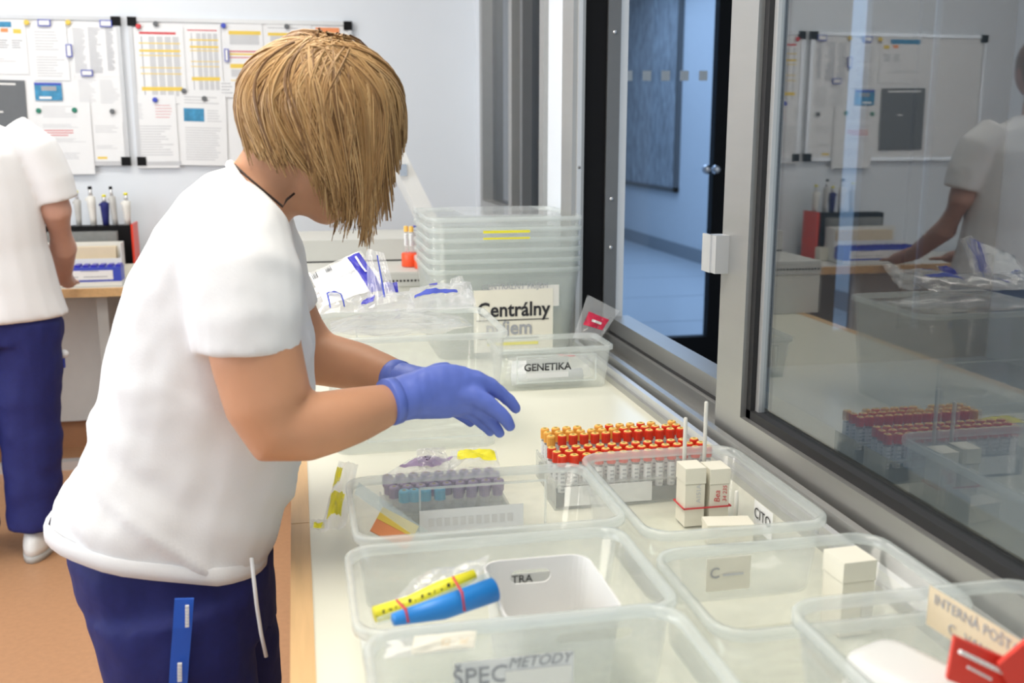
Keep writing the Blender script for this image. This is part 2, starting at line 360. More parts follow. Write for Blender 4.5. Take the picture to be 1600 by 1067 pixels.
# B genetics tub
B = tub('storage_tub', .465, .762, 2.385, 2.56, .108, 'small clear tub labelled GENETIKA in front of the tall nested stack', taper=.02, r=.02)
ribframe(B, -.10, .10, .022, .088, -.082)
lab = sheet('paper_label', .108, .05, FRONT(-.022, -.076, .056), 'paper', B); text('GENETIKA', .0255, FRONT(-.022, -.0772, .058), 'ink', lab, bold=.0006)
# C nested stack
for i in range(6):
    c = tub('stacking_tub', .345, .783, 2.745, 3.15, .257, ['bottom', 'second', 'third', 'fourth', 'fifth', 'topmost'][i]+' tub of the nested clear stack beside the black window jamb', group='nested clear tubs', z=ZC+.001+i*.0285, taper=.05, r=.04)
    if i == 0:
        lab = sheet('paper_label', .225, .175, FRONT(.015, -.2045, .113), 'paper_cream', c)
        text('Centrálny', .056, FRONT(.015, -.206, .143), 'ink', lab, bold=.0012, sx=.92)
        text('príjem', .056, FRONT(.002, -.206, .092), 'ink_grey', lab, bold=.0012, sx=.92)
        MB().box(-.09, .115, -.2062, -.2055, .114, .1165).box(-.085, .085, -.2062, -.2055, .062, .0645).build('underline', 'ink', lab)
        MB().box(-.06, .085, -.2062, -.2055, .044, .052).build('marker_line', 'yellow', lab)
        l2 = sheet('paper_label', .20, .06, FRONT(.045, -.2036, .18), 'offwhite', c); text('CENTRÁLNY PRÍJEM', .021, FRONT(.02, -.2046, .208), 'ink_grey', l2)
    if i == 4: MB().box(-.07, .06, -.207, -.2062, .243, .250).box(-.07, .06, -.207, -.2062, .226, .231).build('marker_line', 'yellow', c)
sb = tag(MB().box(-.13, .12, -.16, .16, 0, .003).build('folded_film_bag', 'bag', loc=(.58, 2.95, ZC+.257+5*.0285+.002)), 'thin clear film lying across the top of the nested tub stack', 'bag')
# D haematology tub
D = tub('storage_tub', .055, .432, 1.262, 1.515, .11, 'shallow clear tub with blank white label in front of the purple-capped tubes', taper=.02)
ribframe(D, -.075, .125, .012, .088, .112)
lab = sheet('paper_label', .165, .042, FRONT(.006, .109, .032), 'paper', D)
fp = MB()
for i in range(11): fp.box(-.062+i*.0125, -.054+i*.0125, .1082, .1086, .026, .039)
fp.build('faint_print', 'ink_faint', lab)
# G cito tub
G = tub('storage_tub', .434, .705, 1.20, 1.556, .11, 'clear tub labelled CITO holding two white cardboard slide boxes', taper=.02, r=.035)
lab = sheet('paper_label', .064, .046, frame((.1185, .010, .038), (0, -1, 0), (0, 0, 1)), 'paper', G); text('CITO', .024, frame((.117, .010, .042), (0, -1, 0), (0, 0, 1)), 'ink', lab)
# E extras tub
E_ = tub('storage_tub', .040, .402, .985, 1.222, .12, 'clear tub holding a white handled basket and a rubber-banded tube bundle', taper=.02)
# F special methods tub
F = tub('storage_tub', .046, .378, .66, .957, .14, 'clear tub in the foreground labelled ŠPEC METÓDY', taper=.025, r=.035)
lab = sheet('paper_label', .125, .055, FRONT(-.012, .133, .074), 'paper', F)
text('ŠPEC', .027, FRONT(-.048, .132, .084), 'ink_grey', lab); text('METÓDY', .0165, FRONT(.014, .132, .095), 'ink_grey', lab, shear=.3)
MB().box(-.022, .048, .1315, .1322, .046, .087).build('cover_slip', 'white', lab)
ov = [(math.copysign(.8, math.cos(a))+.2*math.cos(a), math.sin(a)) for a in [k*math.pi/10+.01 for k in range(20)]]
cut(next(c for c in F.children if c.name.startswith('body')), MB().loft([[(x*.042+.075, y, .113+z*.006) for x, z in ov] for y in (.16, .11)]))
sw = MB()
for i in range(6): sw.box(.1535, .1542, -.10+i*.03, -.08+i*.03, .07, .088)
for i in range(4): sw.box(.1535, .1542, -.07+i*.03, -.055+i*.03, .04, .055)
sw.build('handwriting', 'ink_pale', F)
# H, I right-hand tubs
Hh = tub('storage_tub', .418, .735, .925, 1.157, .11, 'empty-looking clear tub with a faint C label and a white carton in its corner', taper=.02, r=.035)
lab = sheet('paper_label', .06, .045, FRONT(-.055, .099, .075), 'paper_cream', Hh); text('C', .020, FRONT(-.074, .098, .077), 'ink_grey', lab); MB().box(-.063, -.035, .0975, .0982, .073, .0755).build('handwriting', 'ink_pale', lab)
I_ = tub('storage_tub', .470, .764, .60, .905, .155, 'clear tub in the front right corner holding red leaflets and internal mail', taper=.03, r=.035)
card = tag(sheet('label_card', .135, .044, frame((.64, .822, ZC+.142), (.10, -1, 0), (0, 0, 1)), 'kraft', None), 'buff INTERNÁ POŠTA card standing behind the red leaflets', 'card')
text('INTERNÁ POŠTA', .0155, frame((.6392, .822, ZC+.153), (.10, -1, 0), (0, 0, 1)), 'ink_grey', card); text('C.  VANIHO', .0155, frame((.6392, .815, ZC+.132), (.10, -1, 0), (0, 0, 1)), 'ink_grey', card)
MB().box(.6405, .6415, .775, .81, ZC+.004, ZC+.125).build('card_stem', 'kraft', card)
# ================================================================ contents of the tubs
def fbag(name, c00, c10, c11, c01, bulge, seed, label, cat='bag', patches=(), group=None, rough=.006, n=14):
    """film bag: two crumpled layers between four corners; patches are printed areas on its front layer"""
    c = [Vector(q) for q in (c00, c10, c11, c01)]; org = (c[0]+c[1]+c[2]+c[3])/4
    nrm = (c[1]-c[0]).cross(c[3]-c[0]).normalized()
    def sf(u, v, s, off=0):
        p = (c[0]*(1-u)+c[1]*u)*(1-v)+(c[3]*(1-u)+c[2]*u)*v
        e = min(1, 6*min(u, 1-u, v, 1-v)) if 0 < u < 1 and 0 < v < 1 else 0
        k = noise.noise(Vector((u*4+seed, v*4, seed*.7)))+.6*noise.noise(Vector((u*11, v*11+seed, 3)))
        return p+nrm*(s*bulge*(math.sin(math.pi*max(0, min(1, u)))*math.sin(math.pi*max(0, min(1, v))))**.6+rough*k*(.4+.6*e)+off)-org
    def layer(mb, u0, u1, v0, v1, s, off, n):
        b = len(mb.v)
        mb.v += [tuple(sf(u0+(u1-u0)*i/n, v0+(v1-v0)*j/n, s, off)) for j in range(n+1) for i in range(n+1)]
        for j in range(n):
            for i in range(n):
                a = b+j*(n+1)+i; mb.f.append([a, a+1, a+n+2, a+n+1] if s > 0 else [a, a+n+1, a+n+2, a+1]); mb.m.append(0)
    mb = MB(); layer(mb, 0, 1, 0, 1, 1, 0, n); layer(mb, 0, 1, 0, 1, -1, 0, n)
    e = tag(mb.build(name, 'bag', None, True, loc=org), label, cat, group)
    for q in patches:
        nm, m, u0, u1, v0, v1 = q[:6]; pm = MB(); layer(pm, u0, u1, v0, v1, 1, .0012+(q[6]*3.5 if len(q) > 6 else 0), 14); pm.build(nm, m, e, True)
    return e
q = lambda x, y, Y: P(x, y, Y)
bars = [('barcode', 'ink', .30+i*.022, .308+i*.022+(i % 3)*.003, .74, .86, .001) for i in range(5)]+[('barcode', 'ink', .08+i*.022, .088+i*.022+(i % 2)*.004, .74, .86, .001) for i in range(4)]
fbag('specimen_bag', q(505, 486, 2.06), q(608, 455, 2.10), q(563, 391, 2.20), q(476, 430, 2.18), .008, 1.3, 'upright specimen bag with white barcode form and broad blue band', patches=[('form', 'paper', .06, .74, .08, .90), ('blue_band', 'bag_blue', .74, .95, .05, .95), ('printed_line', 'white', .83, .86, .45, .85, .001)]+bars+[('printed_line', 'ink_grey', .1, .7, .55, .565, .001), ('printed_line', 'ink_grey', .1, .62, .46, .473, .001)])
fbag('specimen_bag', q(575, 480, 2.06), q(622, 470, 2.06), q(600, 395, 2.16), q(572, 388, 2.17), .006, 4.1, 'crinkled clear bag edge with blue outline behind the barcode form', patches=[('blue_line', 'ink_blue', .55, .62, .1, .9)])
fbag('specimen_bag', q(498, 490, 2.02), q(572, 487, 2.02), q(560, 452, 2.12), q(492, 455, 2.12), .010, 2.2, 'flat clear bag with small blue square outline at the tub front', patches=[('blue_line', 'ink_blue', .24, .27, .1, .75), ('blue_line', 'ink_blue', .24, .56, .72, .77), ('blue_line', 'ink_blue', .54, .57, .1, .75)])
fbag('specimen_bag', q(555, 490, 2.0), q(650, 482, 2.0), q(640, 455, 2.14), q(570, 458, 2.14), .012, 6.5, 'clear bag lying flat with a dark blue tip', patches=[('blue_band', 'bag_blue', .05, .28, .3, .6)])
fbag('specimen_bag', q(635, 487, 2.0), q(745, 480, 2.0), q(735, 440, 2.16), q(640, 450, 2.16), .016, 9.1, 'clear bag with bent pale blue band near the nested tubs', patches=[('blue_band', 'ink_blue', .1, .75, .36, .5), ('blue_corner', 'bag_blue', .32, .45, .72, .95)])
fbag('specimen_bag', q(590, 470, 2.15), q(625, 462, 2.15), q(622, 440, 2.2), q(592, 445, 2.2), .006, 3.3, 'small folded blue-banded bag beside the upright barcode bag', patches=[('blue_band', 'bag_blue', .05, .95, .2, .9)])
fbag('specimen_bag', q(700, 478, 2.1), q(745, 474, 2.1), q(722, 430, 2.2), q(704, 436, 2.2), .010, 5.7, 'crumpled glossy bag corner sticking up at the right of the heap', rough=.012)
fbag('specimen_bag', q(518, 522, 2.0), q(742, 509, 2.0), q(722, 496, 2.20), q(515, 500, 2.20), .02, 8.2, 'wide clear bag filling the tub under the other bags', rough=.012)
# genetics tub
fbag('sample_bag', q(895, 528, 2.44), q(935, 534, 2.44), q(968, 486, 2.46), q(918, 460, 2.46), .008, 2.7, 'upright zip bag with red label leaning out of the GENETIKA tub', patches=[('red_label', 'cherry', .18, .86, .34, .66), ('printed_line', 'white', .35, .7, .46, .52, .001)])
fbag('sample_bag', q(790, 592, 2.46), q(925, 588, 2.46), q(915, 552, 2.50), q(795, 556, 2.50), .016, 7.7, 'packed clear bag with pink contents behind the GENETIKA label', patches=[('pink_slip', 'cherry', .62, .84, .78, .92), ('form', 'paper', .05, .55, .1, .7)], rough=.01)
tag(MB().limb([(.51, 2.435, ZC+.025), (.69, 2.435, ZC+.025)], [(.018, .018)]*2).build('paper_roll', 'paper', None, True), 'white paper roll lying at the bottom of the GENETIKA tub', 'roll')
# tubes
def tube_kind(capm, topm, lab, hh=.075, r=.0066, fill=None):
    g = MB().cyl(0, 0, [(0, .003), (.003, r*.8), (.008, r), (hh, r)], 10).mesh('glass', 'tube', True)
    c = MB().cyl(0, 0, [(hh-.006, r*1.22), (hh+.010, r*1.25), (hh+.012, r*1.1)], 12, caps=(True, True)).mesh('cap', capm, False)
    t = MB().cyl(0, 0, [(hh+.0121, r*1.08), (hh+.0129, r*.95)], 12).mesh('cap_ring', topm)
    ho = MB().cyl(0, 0, [(hh+.013, r*.45), (hh+.0133, r*.4)], 10).mesh('cap_hole', 'cap_hole')
    l = MB().cyl(0, 0, [(hh*.30, r*1.05), (hh*.86, r*1.05)], 10, caps=(False, False)); 
    for k in range(5): l.box(-r*.5, r*.5, -r*1.12, -r*1.0, hh*.36+k*.007, hh*.36+k*.007+.0025, 1)
    return g, c, t, ho, l.mesh('paper_label', ['paper', 'ink_grey'])
def tube(kind, x, y, z, label, group, labelled=True):
    g, c, t, ho, l = kind
    o = tag(link('sample_tube', g, None, (x, y, z)), label, 'tube', group)
    cp = link('cap', c, o); link('cap_ring', t, cp); link('cap_hole', ho, cp)
    if labelled: link('paper_label', l, o)
    return o
redk = tube_kind('red', 'cap_top', 1); ambk = tube_kind('cap_amber', 'cap_top', 1)
ORD = ['first', 'second', 'third', 'fourth', 'fifth', 'sixth', 'seventh', 'eighth', 'ninth', 'tenth', 'eleventh', 'twelfth', 'thirteenth']
def rack(x0, x1, y0, y1, z, h, label, dark=True, m='rack_clear'):
    e = empty('tube_rack', ((x0+x1)/2, (y0+y1)/2, z), label, 'rack'); a, b = (x1-x0)/2, (y1-y0)/2
    MB().box(-a, a, -b, b, 0, .004).build('base', m, e); MB().box(-a, a, -b, b, h-.003, h).build('top_plate', m, e)
    for s in (-1, 1): MB().box(s*a-.0015, s*a+.0015, -b, b, 0, h+.006).build('end_plate', m, e)
    if dark: MB().box(-a+.003, a-.003, -b+.003, b-.003, .004, h*.62).build('tube_block', 'dgrey', e)
    return e
r1 = rack(.408, .690, 1.592, 1.665, ZC+.001, .045, 'clear rack full of red-capped tubes directly behind the CITO tub')
MB().box(-.125, .03, -.0385, -.0368, .006, .040).build('paper_strip', 'paper', r1)
r2 = rack(.418, .690, 1.70, 1.772, ZC+.001, .045, 'farther clear rack of red and amber capped tubes on the counter')
for j in range(3):
    for i in range(13):
        x = .418+i*.0218+j*-.003; y = 1.604+j*.0235
        tube(redk, x+.004, y, ZC+.006, 'red-capped tube, '+ORD[i]+' from left in the '+('front', 'middle', 'rear')[j]+' row behind the CITO tub', 'tubes in the near rack')
        x = .430+i*.0205; y = 1.712+j*.0235
        if j < 2 or i not in (4, 11):
            am = (j == 2 and i not in (6, 9)) or (j == 1 and i < 7) or (j == 0 and i == 0)
            tube(ambk if am else redk, x, y, ZC+.008, ('amber' if am else 'red')+'-capped tube, '+ORD[i]+' place from left in the '+('front', 'middle', 'rear')[j]+' row of the farther rack', ('amber' if am else 'red')+'-capped tubes in the far rack')
purk = tube_kind('purple', 'purple', 0, .05, .0070); cyk = tube_kind('cyan', 'cyan', 0, .05, .0075)
rack(.118, .318, 1.545, 1.645, ZC+.001, .03, 'low rack of purple-capped tubes behind the blank-labelled tub', dark=False)
for j in range(5):
    for i in range(9):
        if j == 0 and i < 5: continue
        tube(purk, .130+i*.0215+(j % 2)*.006, 1.558+j*.019, ZC+.006, 'purple-capped tube, '+ORD[i]+' place from left in the '+ORD[j]+' row of the low rack', 'purple tubes in the low rack', False)
for i, x in enumerate((.150, .166, .184, .207)):
    tube(cyk, x, 1.556, ZC+.006, ['leftmost', 'second', 'third', 'rightmost'][i]+' light-blue-capped tube at the front of the purple rack', 'light-blue-capped tubes', False)
# bags and packets around the purple rack
fbag('sample_bag', q(500, 830, 1.42), q(540, 825, 1.42), q(560, 725, 1.66), q(530, 720, 1.66), .012, 1.9, 'crumpled clear bag with yellow tags by the wooden counter edge', patches=[('yellow_tag', 'yellow', .15, .75, .12, .42), ('yellow_tag', 'yellow', .0, .35, .58, .86)], rough=.008)
fbag('sample_bag', q(484, 826, 1.45), q(512, 826, 1.45), q(512, 812, 1.47), q(486, 812, 1.47), .004, 5.5, 'tiny clear bag with green edge on the counter corner', patches=[('green_edge', 'yellow', .2, .8, .0, .4)], rough=.004)
fbag('sample_bag', q(600, 742, 1.70), q(700, 738, 1.70), q(735, 712, 1.80), q(640, 718, 1.80), .010, 3.9, 'clear bag with purple contents lying behind the purple rack', patches=[('purple_fill', 'purple', .15, .8, .2, .8)])
fbag('sample_bag', q(655, 735, 1.72), q(705, 735, 1.72), q(695, 698, 1.76), q(650, 702, 1.76), .008, 6.1, 'crinkled bag with handwritten 1Q beside the yellow-tag bag', patches=[('ink_mark', 'ink', .2, .35, .55, .6), ('ink_mark', 'ink', .25, .42, .42, .46)], rough=.012)
fbag('sample_bag', q(700, 735, 1.74), q(782, 733, 1.74), q(775, 703, 1.82), q(705, 703, 1.82), .010, 2.4, 'clear bag with a broad yellow tag in front of the large bag tub', patches=[('yellow_tag', 'yellow', .15, .95, .35, .85)])
pk = empty('sample_packet', (.125, 1.468, ZC+.040), 'red and orange packet lying in the left end of the blank-labelled tub', 'packet', rz=-.25); pk.rotation_euler.x = 1.0; pk.rotation_euler.y = .5; pk.scale = (.62,)*3
MB().box(-.05, .05, -.032, 0, 0, .014).build('red_panel', 'ink_orange', pk); MB().box(-.05, .05, .0005, .032, 0, .013).build('orange_panel', 'ink_yellow', pk)
st = tag(MB().box(-.075, .075, -.012, .012, -.0008, .0008, T=Matrix.Translation((.125, 1.40, ZC+.085)) @ Matrix.Rotation(math.radians(40), 4, 'Y') @ Matrix.Rotation(.5, 4, 'X')).build('glass_strip', 'strip_glass'), 'pale glass strip leaning across the corner of the blank-labelled tub', 'strip')
# slide boxes in the cito tub
def carton(name, x0, x1, y0, y1, z0, h, m, label, rz=0, lid=.72):
    e = empty(name, ((x0+x1)/2, (y0+y1)/2, z0), label, 'carton', rz=rz); a, b = (x1-x0)/2, (y1-y0)/2
    MB().box(-a, a, -b, b, 0, h*lid).build('tray', m, e); MB().box(-a-.001, a+.001, -b-.001, b+.001, h*lid+.001, h).build('lid', m, e); return e
zt = ZC+.004
c1 = carton('slide_carton', .592, .625, 1.470, 1.510, zt, .098, 'paper_cream', 'white slide carton with faint grey writing in the CITO tub')
text('A151A', .011, frame((.006, -.0212, .055), (0, 0, 1), (-1, 0, 0)), 'ink_pale', c1, 'handwriting')
c2 = carton('slide_carton', .634, .667, 1.470, 1.510, zt, .094, 'paper_cream', 'white slide carton with red handwriting in the CITO tub')
text('Bea', .014, frame((-.004, -.0215, .048), (0, 0, 1), (-1, 0, 0)), 'ink_red', c2, 'handwriting', shear=.2); text('34 235', .010, frame((.009, -.0215, .052), (0, 0, 1), (-1, 0, 0)), 'ink_red', c2, 'handwriting', shear=.2)
rb = MB()
for x0_, x1_, y0_, y1_ in ((.589, .670, 1.4665, 1.468), (.589, .670, 1.512, 1.5135), (.5885, .590, 1.4665, 1.5135), (.669, .6705, 1.4665, 1.5135)): rb.box(x0_, x1_, y0_, y1_, zt+.030, zt+.0325)
tag(rb.build('rubber_band', 'ink_red'), 'thin red rubber band around the two slide cartons', 'rubber band')
for x, y, h, lb in ((.610, 1.525, .165, 'shorter pale stick standing behind the faintly marked carton'), (.645, 1.525, .19, 'taller pale stick standing behind the red-marked carton'), (.672, 1.452, .06, 'short pale stick beside the red-marked carton')):
    tag(MB().cyl(x, y, [(zt, .0035), (zt+h, .0035), (zt+h+.002, .002)], 8).build('mixing_stick', 'offwhite', None, True), lb, 'stick')
c3 = carton('slide_carton', .600, .672, 1.375, 1.412, zt, .03, 'paper_cream', 'low cream carton lying in front of the two banded cartons', rz=-.15); c3.location.x = .64; c3.location.y = 1.41
c4 = carton('reagent_carton', .655, .700, 1.06, 1.105, zt, .10, 'paper_cream', 'cream carton standing in the far right corner of the C tub', rz=.05); c4.location = (.670, 1.105, zt)
MB().box(.005, .022, -.0245, -.0235, .01, .055).build('printed_panel', 'offwhite', c4)
# basket and bundle in the extras tub
bk = empty('white_basket', (.272, 1.085, ZC+.004), 'white plastic basket with an oval hand hole in the middle tub', 'basket')
bw, bl, bh = .135, .165, .105
bb = MB().loft([rrect(bw-.02, bl-.02, .02, 0), rrect(bw, bl, .024, bh), rrect(bw-.005, bl-.005, .022, bh), rrect(bw-.025, bl-.025, .018, .003)]).build('body', 'white', bk, True)
ov = [(math.copysign(.6, math.cos(a))+.4*math.cos(a), math.sin(a)) for a in [k*math.pi/10+.01 for k in range(20)]]
cut(bb, MB().loft([[(-.005+x*.026, y, .082+z*.009) for x, z in ov] for y in (bl/2+.03, bl/2-.03)]))
lab = sheet('paper_label', .085, .045, FRONT(.045, .100, .048), 'ink_faint', E_); text('TRA', .015, FRONT(.044, .0985, .0635), 'ink', lab)
tag(MB().cyl(.285, 1.04, [(ZC+.02, .006), (ZC+.05, .007), (ZC+.055, .005)], 10).build('sample_vial', 'magenta', None, True), 'magenta-capped vial inside the white basket', 'vial')
bd = empty('tube_bundle', (.13, 1.05, ZC+.03), 'bundle of yellow and blue tubes in film held by red rubber bands', 'bundle')
def BP(x, y, Y): return P(x, y, Y)-bd.location
MB().limb([BP(615, 968, 1.02), BP(690, 950, 1.04), BP(772, 921, 1.06)], [.007, .013, .014]).build('blue_tube', 'blue', bd, True)
MB().limb([BP(585, 960, 1.06), BP(640, 945, 1.07), BP(690, 922, 1.08), BP(742, 897, 1.09)], [.009, .010, .011, .006]).build('yellow_tube', 'yellow', bd, True)
MB().limb([BP(590, 970, 1.04), BP(660, 950, 1.05), BP(765, 902, 1.075)], [.004, .007, .006]).build('clear_tube', 'strip_glass', bd, True)
wr = MB()
for i in range(13): c = BP(588+i*10, 957-i*4.0-(i % 3), 1.055+i*.002); wr.box(c.x-.0008, c.x+.0012*(i % 3), c.y-.0105, c.y-.009, c.z, c.z+.0015+.0025*(i % 2))
wr.build('handwriting', 'ink', bd)
for a, b in (((620, 938), (638, 972)), ((708, 902), (726, 955))):
    MB().limb([BP(*a, 1.055), BP((a[0]+b[0])/2+5, (a[1]+b[1])/2-3, 1.018), BP(*b, 1.008)], [.0016]*3, 8).build('rubber_band', 'ink_red', bd, True)
fbag('sample_bag', q(600, 955, 1.10), q(740, 920, 1.10), q(765, 868, 1.16), q(650, 900, 1.16), .008, 4.4, 'clear film bag around the banded tube bundle', rough=.006)
fbag('sample_bag', q(600, 1030, .92), q(740, 1015, .92), q(745, 985, .94), q(605, 1000, .94), .004, 7.2, 'folded pale packet against the far wall of the ŠPEC tub', patches=[('brown_print', 'kraft', .62, .72, .2, .6), ('brown_print', 'kraft', .82, .92, .25, .6), ('form', 'paper_cream', .3, 1, .05, .95)], rough=.002)
# contents of the front right tub
lf = empty('leaflet', (.70, .70, ZC+.06), 'bright red folded leaflets sticking out of the front right tub', 'leaflet')
def LP(x, y, Y): return P(x, y, Y)-lf.location
for k, pts in enumerate([((1492, 996), (1600, 1042), (1640, 1120), (1480, 1062)), ((1560, 1040), (1620, 990), (1680, 1060), (1600, 1120))]):
    a = [LP(x, y, .745-.012*k) for x, y in pts]; b = [p+Vector((.002, .006, 0)) for p in a]
    MB().loft([a, b]).build('red_sheet', 'redcard', lf)
wl_ = MB()
a, b = LP(1500, 1018, .738), LP(1570, 1052, .738); d = (b-a)/9
for i in range(9): p = a+d*i; wl_.limb([p, p+d*.7], [.0022, .0022], 6)
a, b = LP(1512, 1042, .738), LP(1550, 1062, .738); d = (b-a)/7
for i in range(7): p = a+d*i; wl_.limb([p, p+d*.7], [.0013, .0013], 6)
wl_.build('printed_line', 'white', lf)
cb = empty('rounded_container', (.562, .812, ZC+.004), 'white rounded plastic container in the front right tub', 'container', rz=.45)
MB().loft([rrect(.075, .10, .02, 0), rrect(.08, .105, .022, .108), rrect(.075, .10, .02, .117), rrect(.05, .075, .015, .12)]).build('body', 'white', cb, True)
MB().loft([rrect(.083, .108, .023, .080), rrect(.083, .108, .023, .086)]).build('lid_seam', 'white', cb, True); cb.rotation_euler.z = .35
# ================================================================ device and racks at the counter's far end
dv = empty('bench_device', (.32, 3.6, ZC), 'white bench-top device with perforated front grille and raised lid at the counter end', 'lab device')
MB().box(-.40, .32, -.32, .33, .001, .185).build('body', 'device', dv); MB().box(-.40, .32, -.02, .33, .190, .262).build('rear_block', 'device', dv)
MB().box(-.40, .32, -.022, .33, .185, .190).build('gap_line', 'rubber', dv)
MB().box(-.40, .32, -.326, -.321, .14, .180).build('grille_panel', 'grey', dv)
gr = MB()
for i in range(60): gr.loft([[(-.39+i*.0118+.0036*math.cos(k*math.pi/4), y, .158+.0036*math.sin(k*math.pi/4)) for k in range(8)] for y in (-.3275, -.3262)])
gr.build('perforation', 'black', dv)['kind'] = 'stuff'
TL = Matrix.Translation((.0, .05, .0)); a, b = P(606, 238, 3.6)-dv.location, P(672, 372, 3.6)-dv.location
dx = Vector((.055, 0, .012))
MB().loft([[a, a+dx, a+dx+Vector((0, .3, 0)), a+Vector((0, .3, 0))], [b, b+dx, b+dx+Vector((0, .3, 0)), b+Vector((0, .3, 0))]]).build('raised_lid', 'white', dv)
c = P(622, 262, 3.59)-dv.location
MB().box(c.x-.02, c.x+.03, c.y-.006, c.y, c.z-.008, c.z+.012).box(c.x+.005, c.x+.03, c.y-.012, c.y, c.z-.028, c.z).build('hinge', 'chrome', dv)
yk = tube_kind('cap_top', 'cap_top', 0, .075, .0062); nk = tube_kind('mag_blue', 'mag_blue', 0, .075, .0062)
for (px, py, Y, n, lb) in ((642, 412, 3.42, 0, 'round orange tube stand at the left on the bench device'), (662, 416, 3.36, 1, 'round orange tube stand partly behind the nested tubs')):
    c = P(px, py, Y); z = ZC+.186
    e = empty('tube_stand', (c.x, Y, z), lb, 'tube stand'); MB().cyl(0, 0, [(0, .029), (.003, .031), (.042, .031), (.045, .029)], 20).build('body', 'orange', e, True)
    MB().cyl(0, 0, [(.045, .024), (.046, .023)], 20).build('well_plate', 'red', e)
    for i, (dx_, dy_, k) in enumerate(((-.014, 0, yk), (.002, -.012, yk), (.014, .006, nk))):
        tube(k, c.x+dx_, Y+dy_, z+.047, ['yellow-capped tube at the left', 'yellow-capped tube at the front', 'blue-capped tube at the right'][i]+(' of the left orange stand' if n == 0 else ' of the orange stand by the nested tubs'), 'tubes in the orange stands')
# ================================================================ whiteboards and papers
def board(x0, x1, label):
    e = empty('whiteboard', ((x0+x1)/2, WY, 1.21), label, 'whiteboard'); a = (x1-x0)/2; h = .596
    MB().box(-a+.01, a-.01, -.014, -.002, .01, h-.01).build('panel', 'paper', e)
    for s in (-1, 1): MB().box(min(s*a, s*(a-.016)), max(s*a, s*(a-.016)), -.02, 0, .03, h-.03).build('frame_side', 'alu_light', e)
    MB().box(-a+.03, a-.03, -.02, 0, 0, .016).build('frame_rail', 'alu_light', e); MB().box(-a+.03, a-.03, -.02, 0, h-.016, h).build('frame_rail', 'alu_light', e)
    for s in (-1, 1):
        for z in (0, h-.034): MB().box(min(s*(a+.002), s*(a-.034)), max(s*(a+.002), s*(a-.034)), -.024, 0, z-.001, z+.035).build('corner_cap', 'black', e)
board(-1.603, -.673, 'whiteboard at the left, crowded with papers above the second person'); board(-.642, .262, 'whiteboard behind the blond woman with yellow-banded tables and an orange note')
def paper(x0, y0, x1, y1, label, lay, base='paper', Y=None, tilt=0):
    """pinned sheet; lay is a list of (material, u0, v0, u1, v1) printed areas, v from the top"""
    Y = Y or WY-.0165; a, b = P(x0, y0, Y), P(x1, y1, Y); wd, hg = b.x-a.x, a.z-b.z
    mats = [base]; mb = MB().box(-wd/2, wd/2, -.0004, 0, -hg, 0)
    for li, (m, u0, v0, u1, v1) in enumerate(lay):
        if m not in mats: mats.append(m)
        mb.box(-wd/2+u0*wd, -wd/2+u1*wd, -.0006-.00002*li, -.0004, -v1*hg, -v0*hg, mats.index(m))
    o = mb.build('pinned_paper', mats, None, loc=((a.x+b.x)/2, Y, a.z)); o.rotation_euler.y = math.radians(tilt)
    return tag(o, label, 'paper')
def lines(n, v0, v1, m='ink_pale', u0=.1, u1=.9, rnd=.4, th=.35):
    s = (v1-v0)/n; return [(m, u0, v0+i*s, u1-random.random()*rnd*(u1-u0), v0+i*s+s*th) for i in range(n)]
def table(bands, n=14):
    r = [('ink_pale', .30+.16*k, .12, .42+.16*k, .9) for k in range(4)]+[('ink_grey', .15, .12, .17, .9)]
    return r+[('ink_yellow', .1, v, .92, v+t) for v, t in bands]
Yb = WY-.0165
paper(207, 42, 293, 162, 'printed table with red header bar and yellow bands on the right whiteboard', [('ink_red', .12, .06, .85, .09)]+table(((.20, .015), (.29, .03), (.36, .012), (.52, .012), (.60, .012), (.78, .05))))
paper(289, 38, 350, 152, 'narrow yellow-banded table with thin red rule beside the red-header table', [('ink_red', .05, .07, .9, .085)]+table(((.2, .02), (.29, .03), (.35, .012), (.5, .01), (.57, .01), (.72, .05))), Y=Yb-.001)
paper(350, 34, 414, 132, 'table with yellow blocks and red rules left of the woman\'s hair', [('ink_yellow', .1, .14, .95, .2), ('ink_pale', .12, .2, .9, .36), ('ink_red', .1, .46, .95, .48), ('ink_yellow', .1, .5, .95, .53), ('ink_red', .1, .56, .95, .575), ('ink_yellow', .1, .67, .95, .74), ('ink_pale', .12, .76, .9, .88), ('ink_yellow', .1, .93, .95, .945)])
paper(414, 34, 490, 132, 'table with a yellow header partly behind the woman\'s hair', [('ink_grey', .05, .09, .7, .1), ('ink_yellow', .05, .17, .7, .22), ('ink_pale', .1, .22, .68, .4)])
paper(493, 43, 531, 78, 'small bright orange note at the right end of the whiteboard', [('white', .4, .7, .7, .8)], base='ink_orange')
paper(208, 148, 281, 262, 'letter with red handwriting in its upper right corner', lines(9, .12, .34, u0=.06, u1=.2)+lines(5, .14, .34, 'ink_red', .5, .9, .2, .15)+lines(12, .42, .85), Y=Yb-.002)
paper(280, 144, 359, 258, 'tilted letter with small blue photograph on the right whiteboard', [('sea', .08, .22, .52, .40)]+lines(3, .06, .18)+lines(5, .24, .42, u0=.58)+lines(14, .48, .95, rnd=.25), Y=Yb-.004, tilt=1.5)
paper(343, 126, 369, 152, 'small handwritten note under the yellow block table', lines(4, .15, .9, 'ink_grey', .1, .85, .3, .25), Y=Yb-.003)
paper(-60, 28, 46, 116, 'sheet with colourful picture strip and two text columns at the left frame edge', [('sea', .1, .05, .78, .15), ('ink_orange', .6, .17, .72, .24), ('ink_yellow', .8, .18, .93, .26)]+lines(4, .38, .55, u0=.55, u1=.72, m='ink_grey')+lines(4, .38, .55, u0=.76, u1=.94, m='ink_grey')+lines(2, .72, .8))
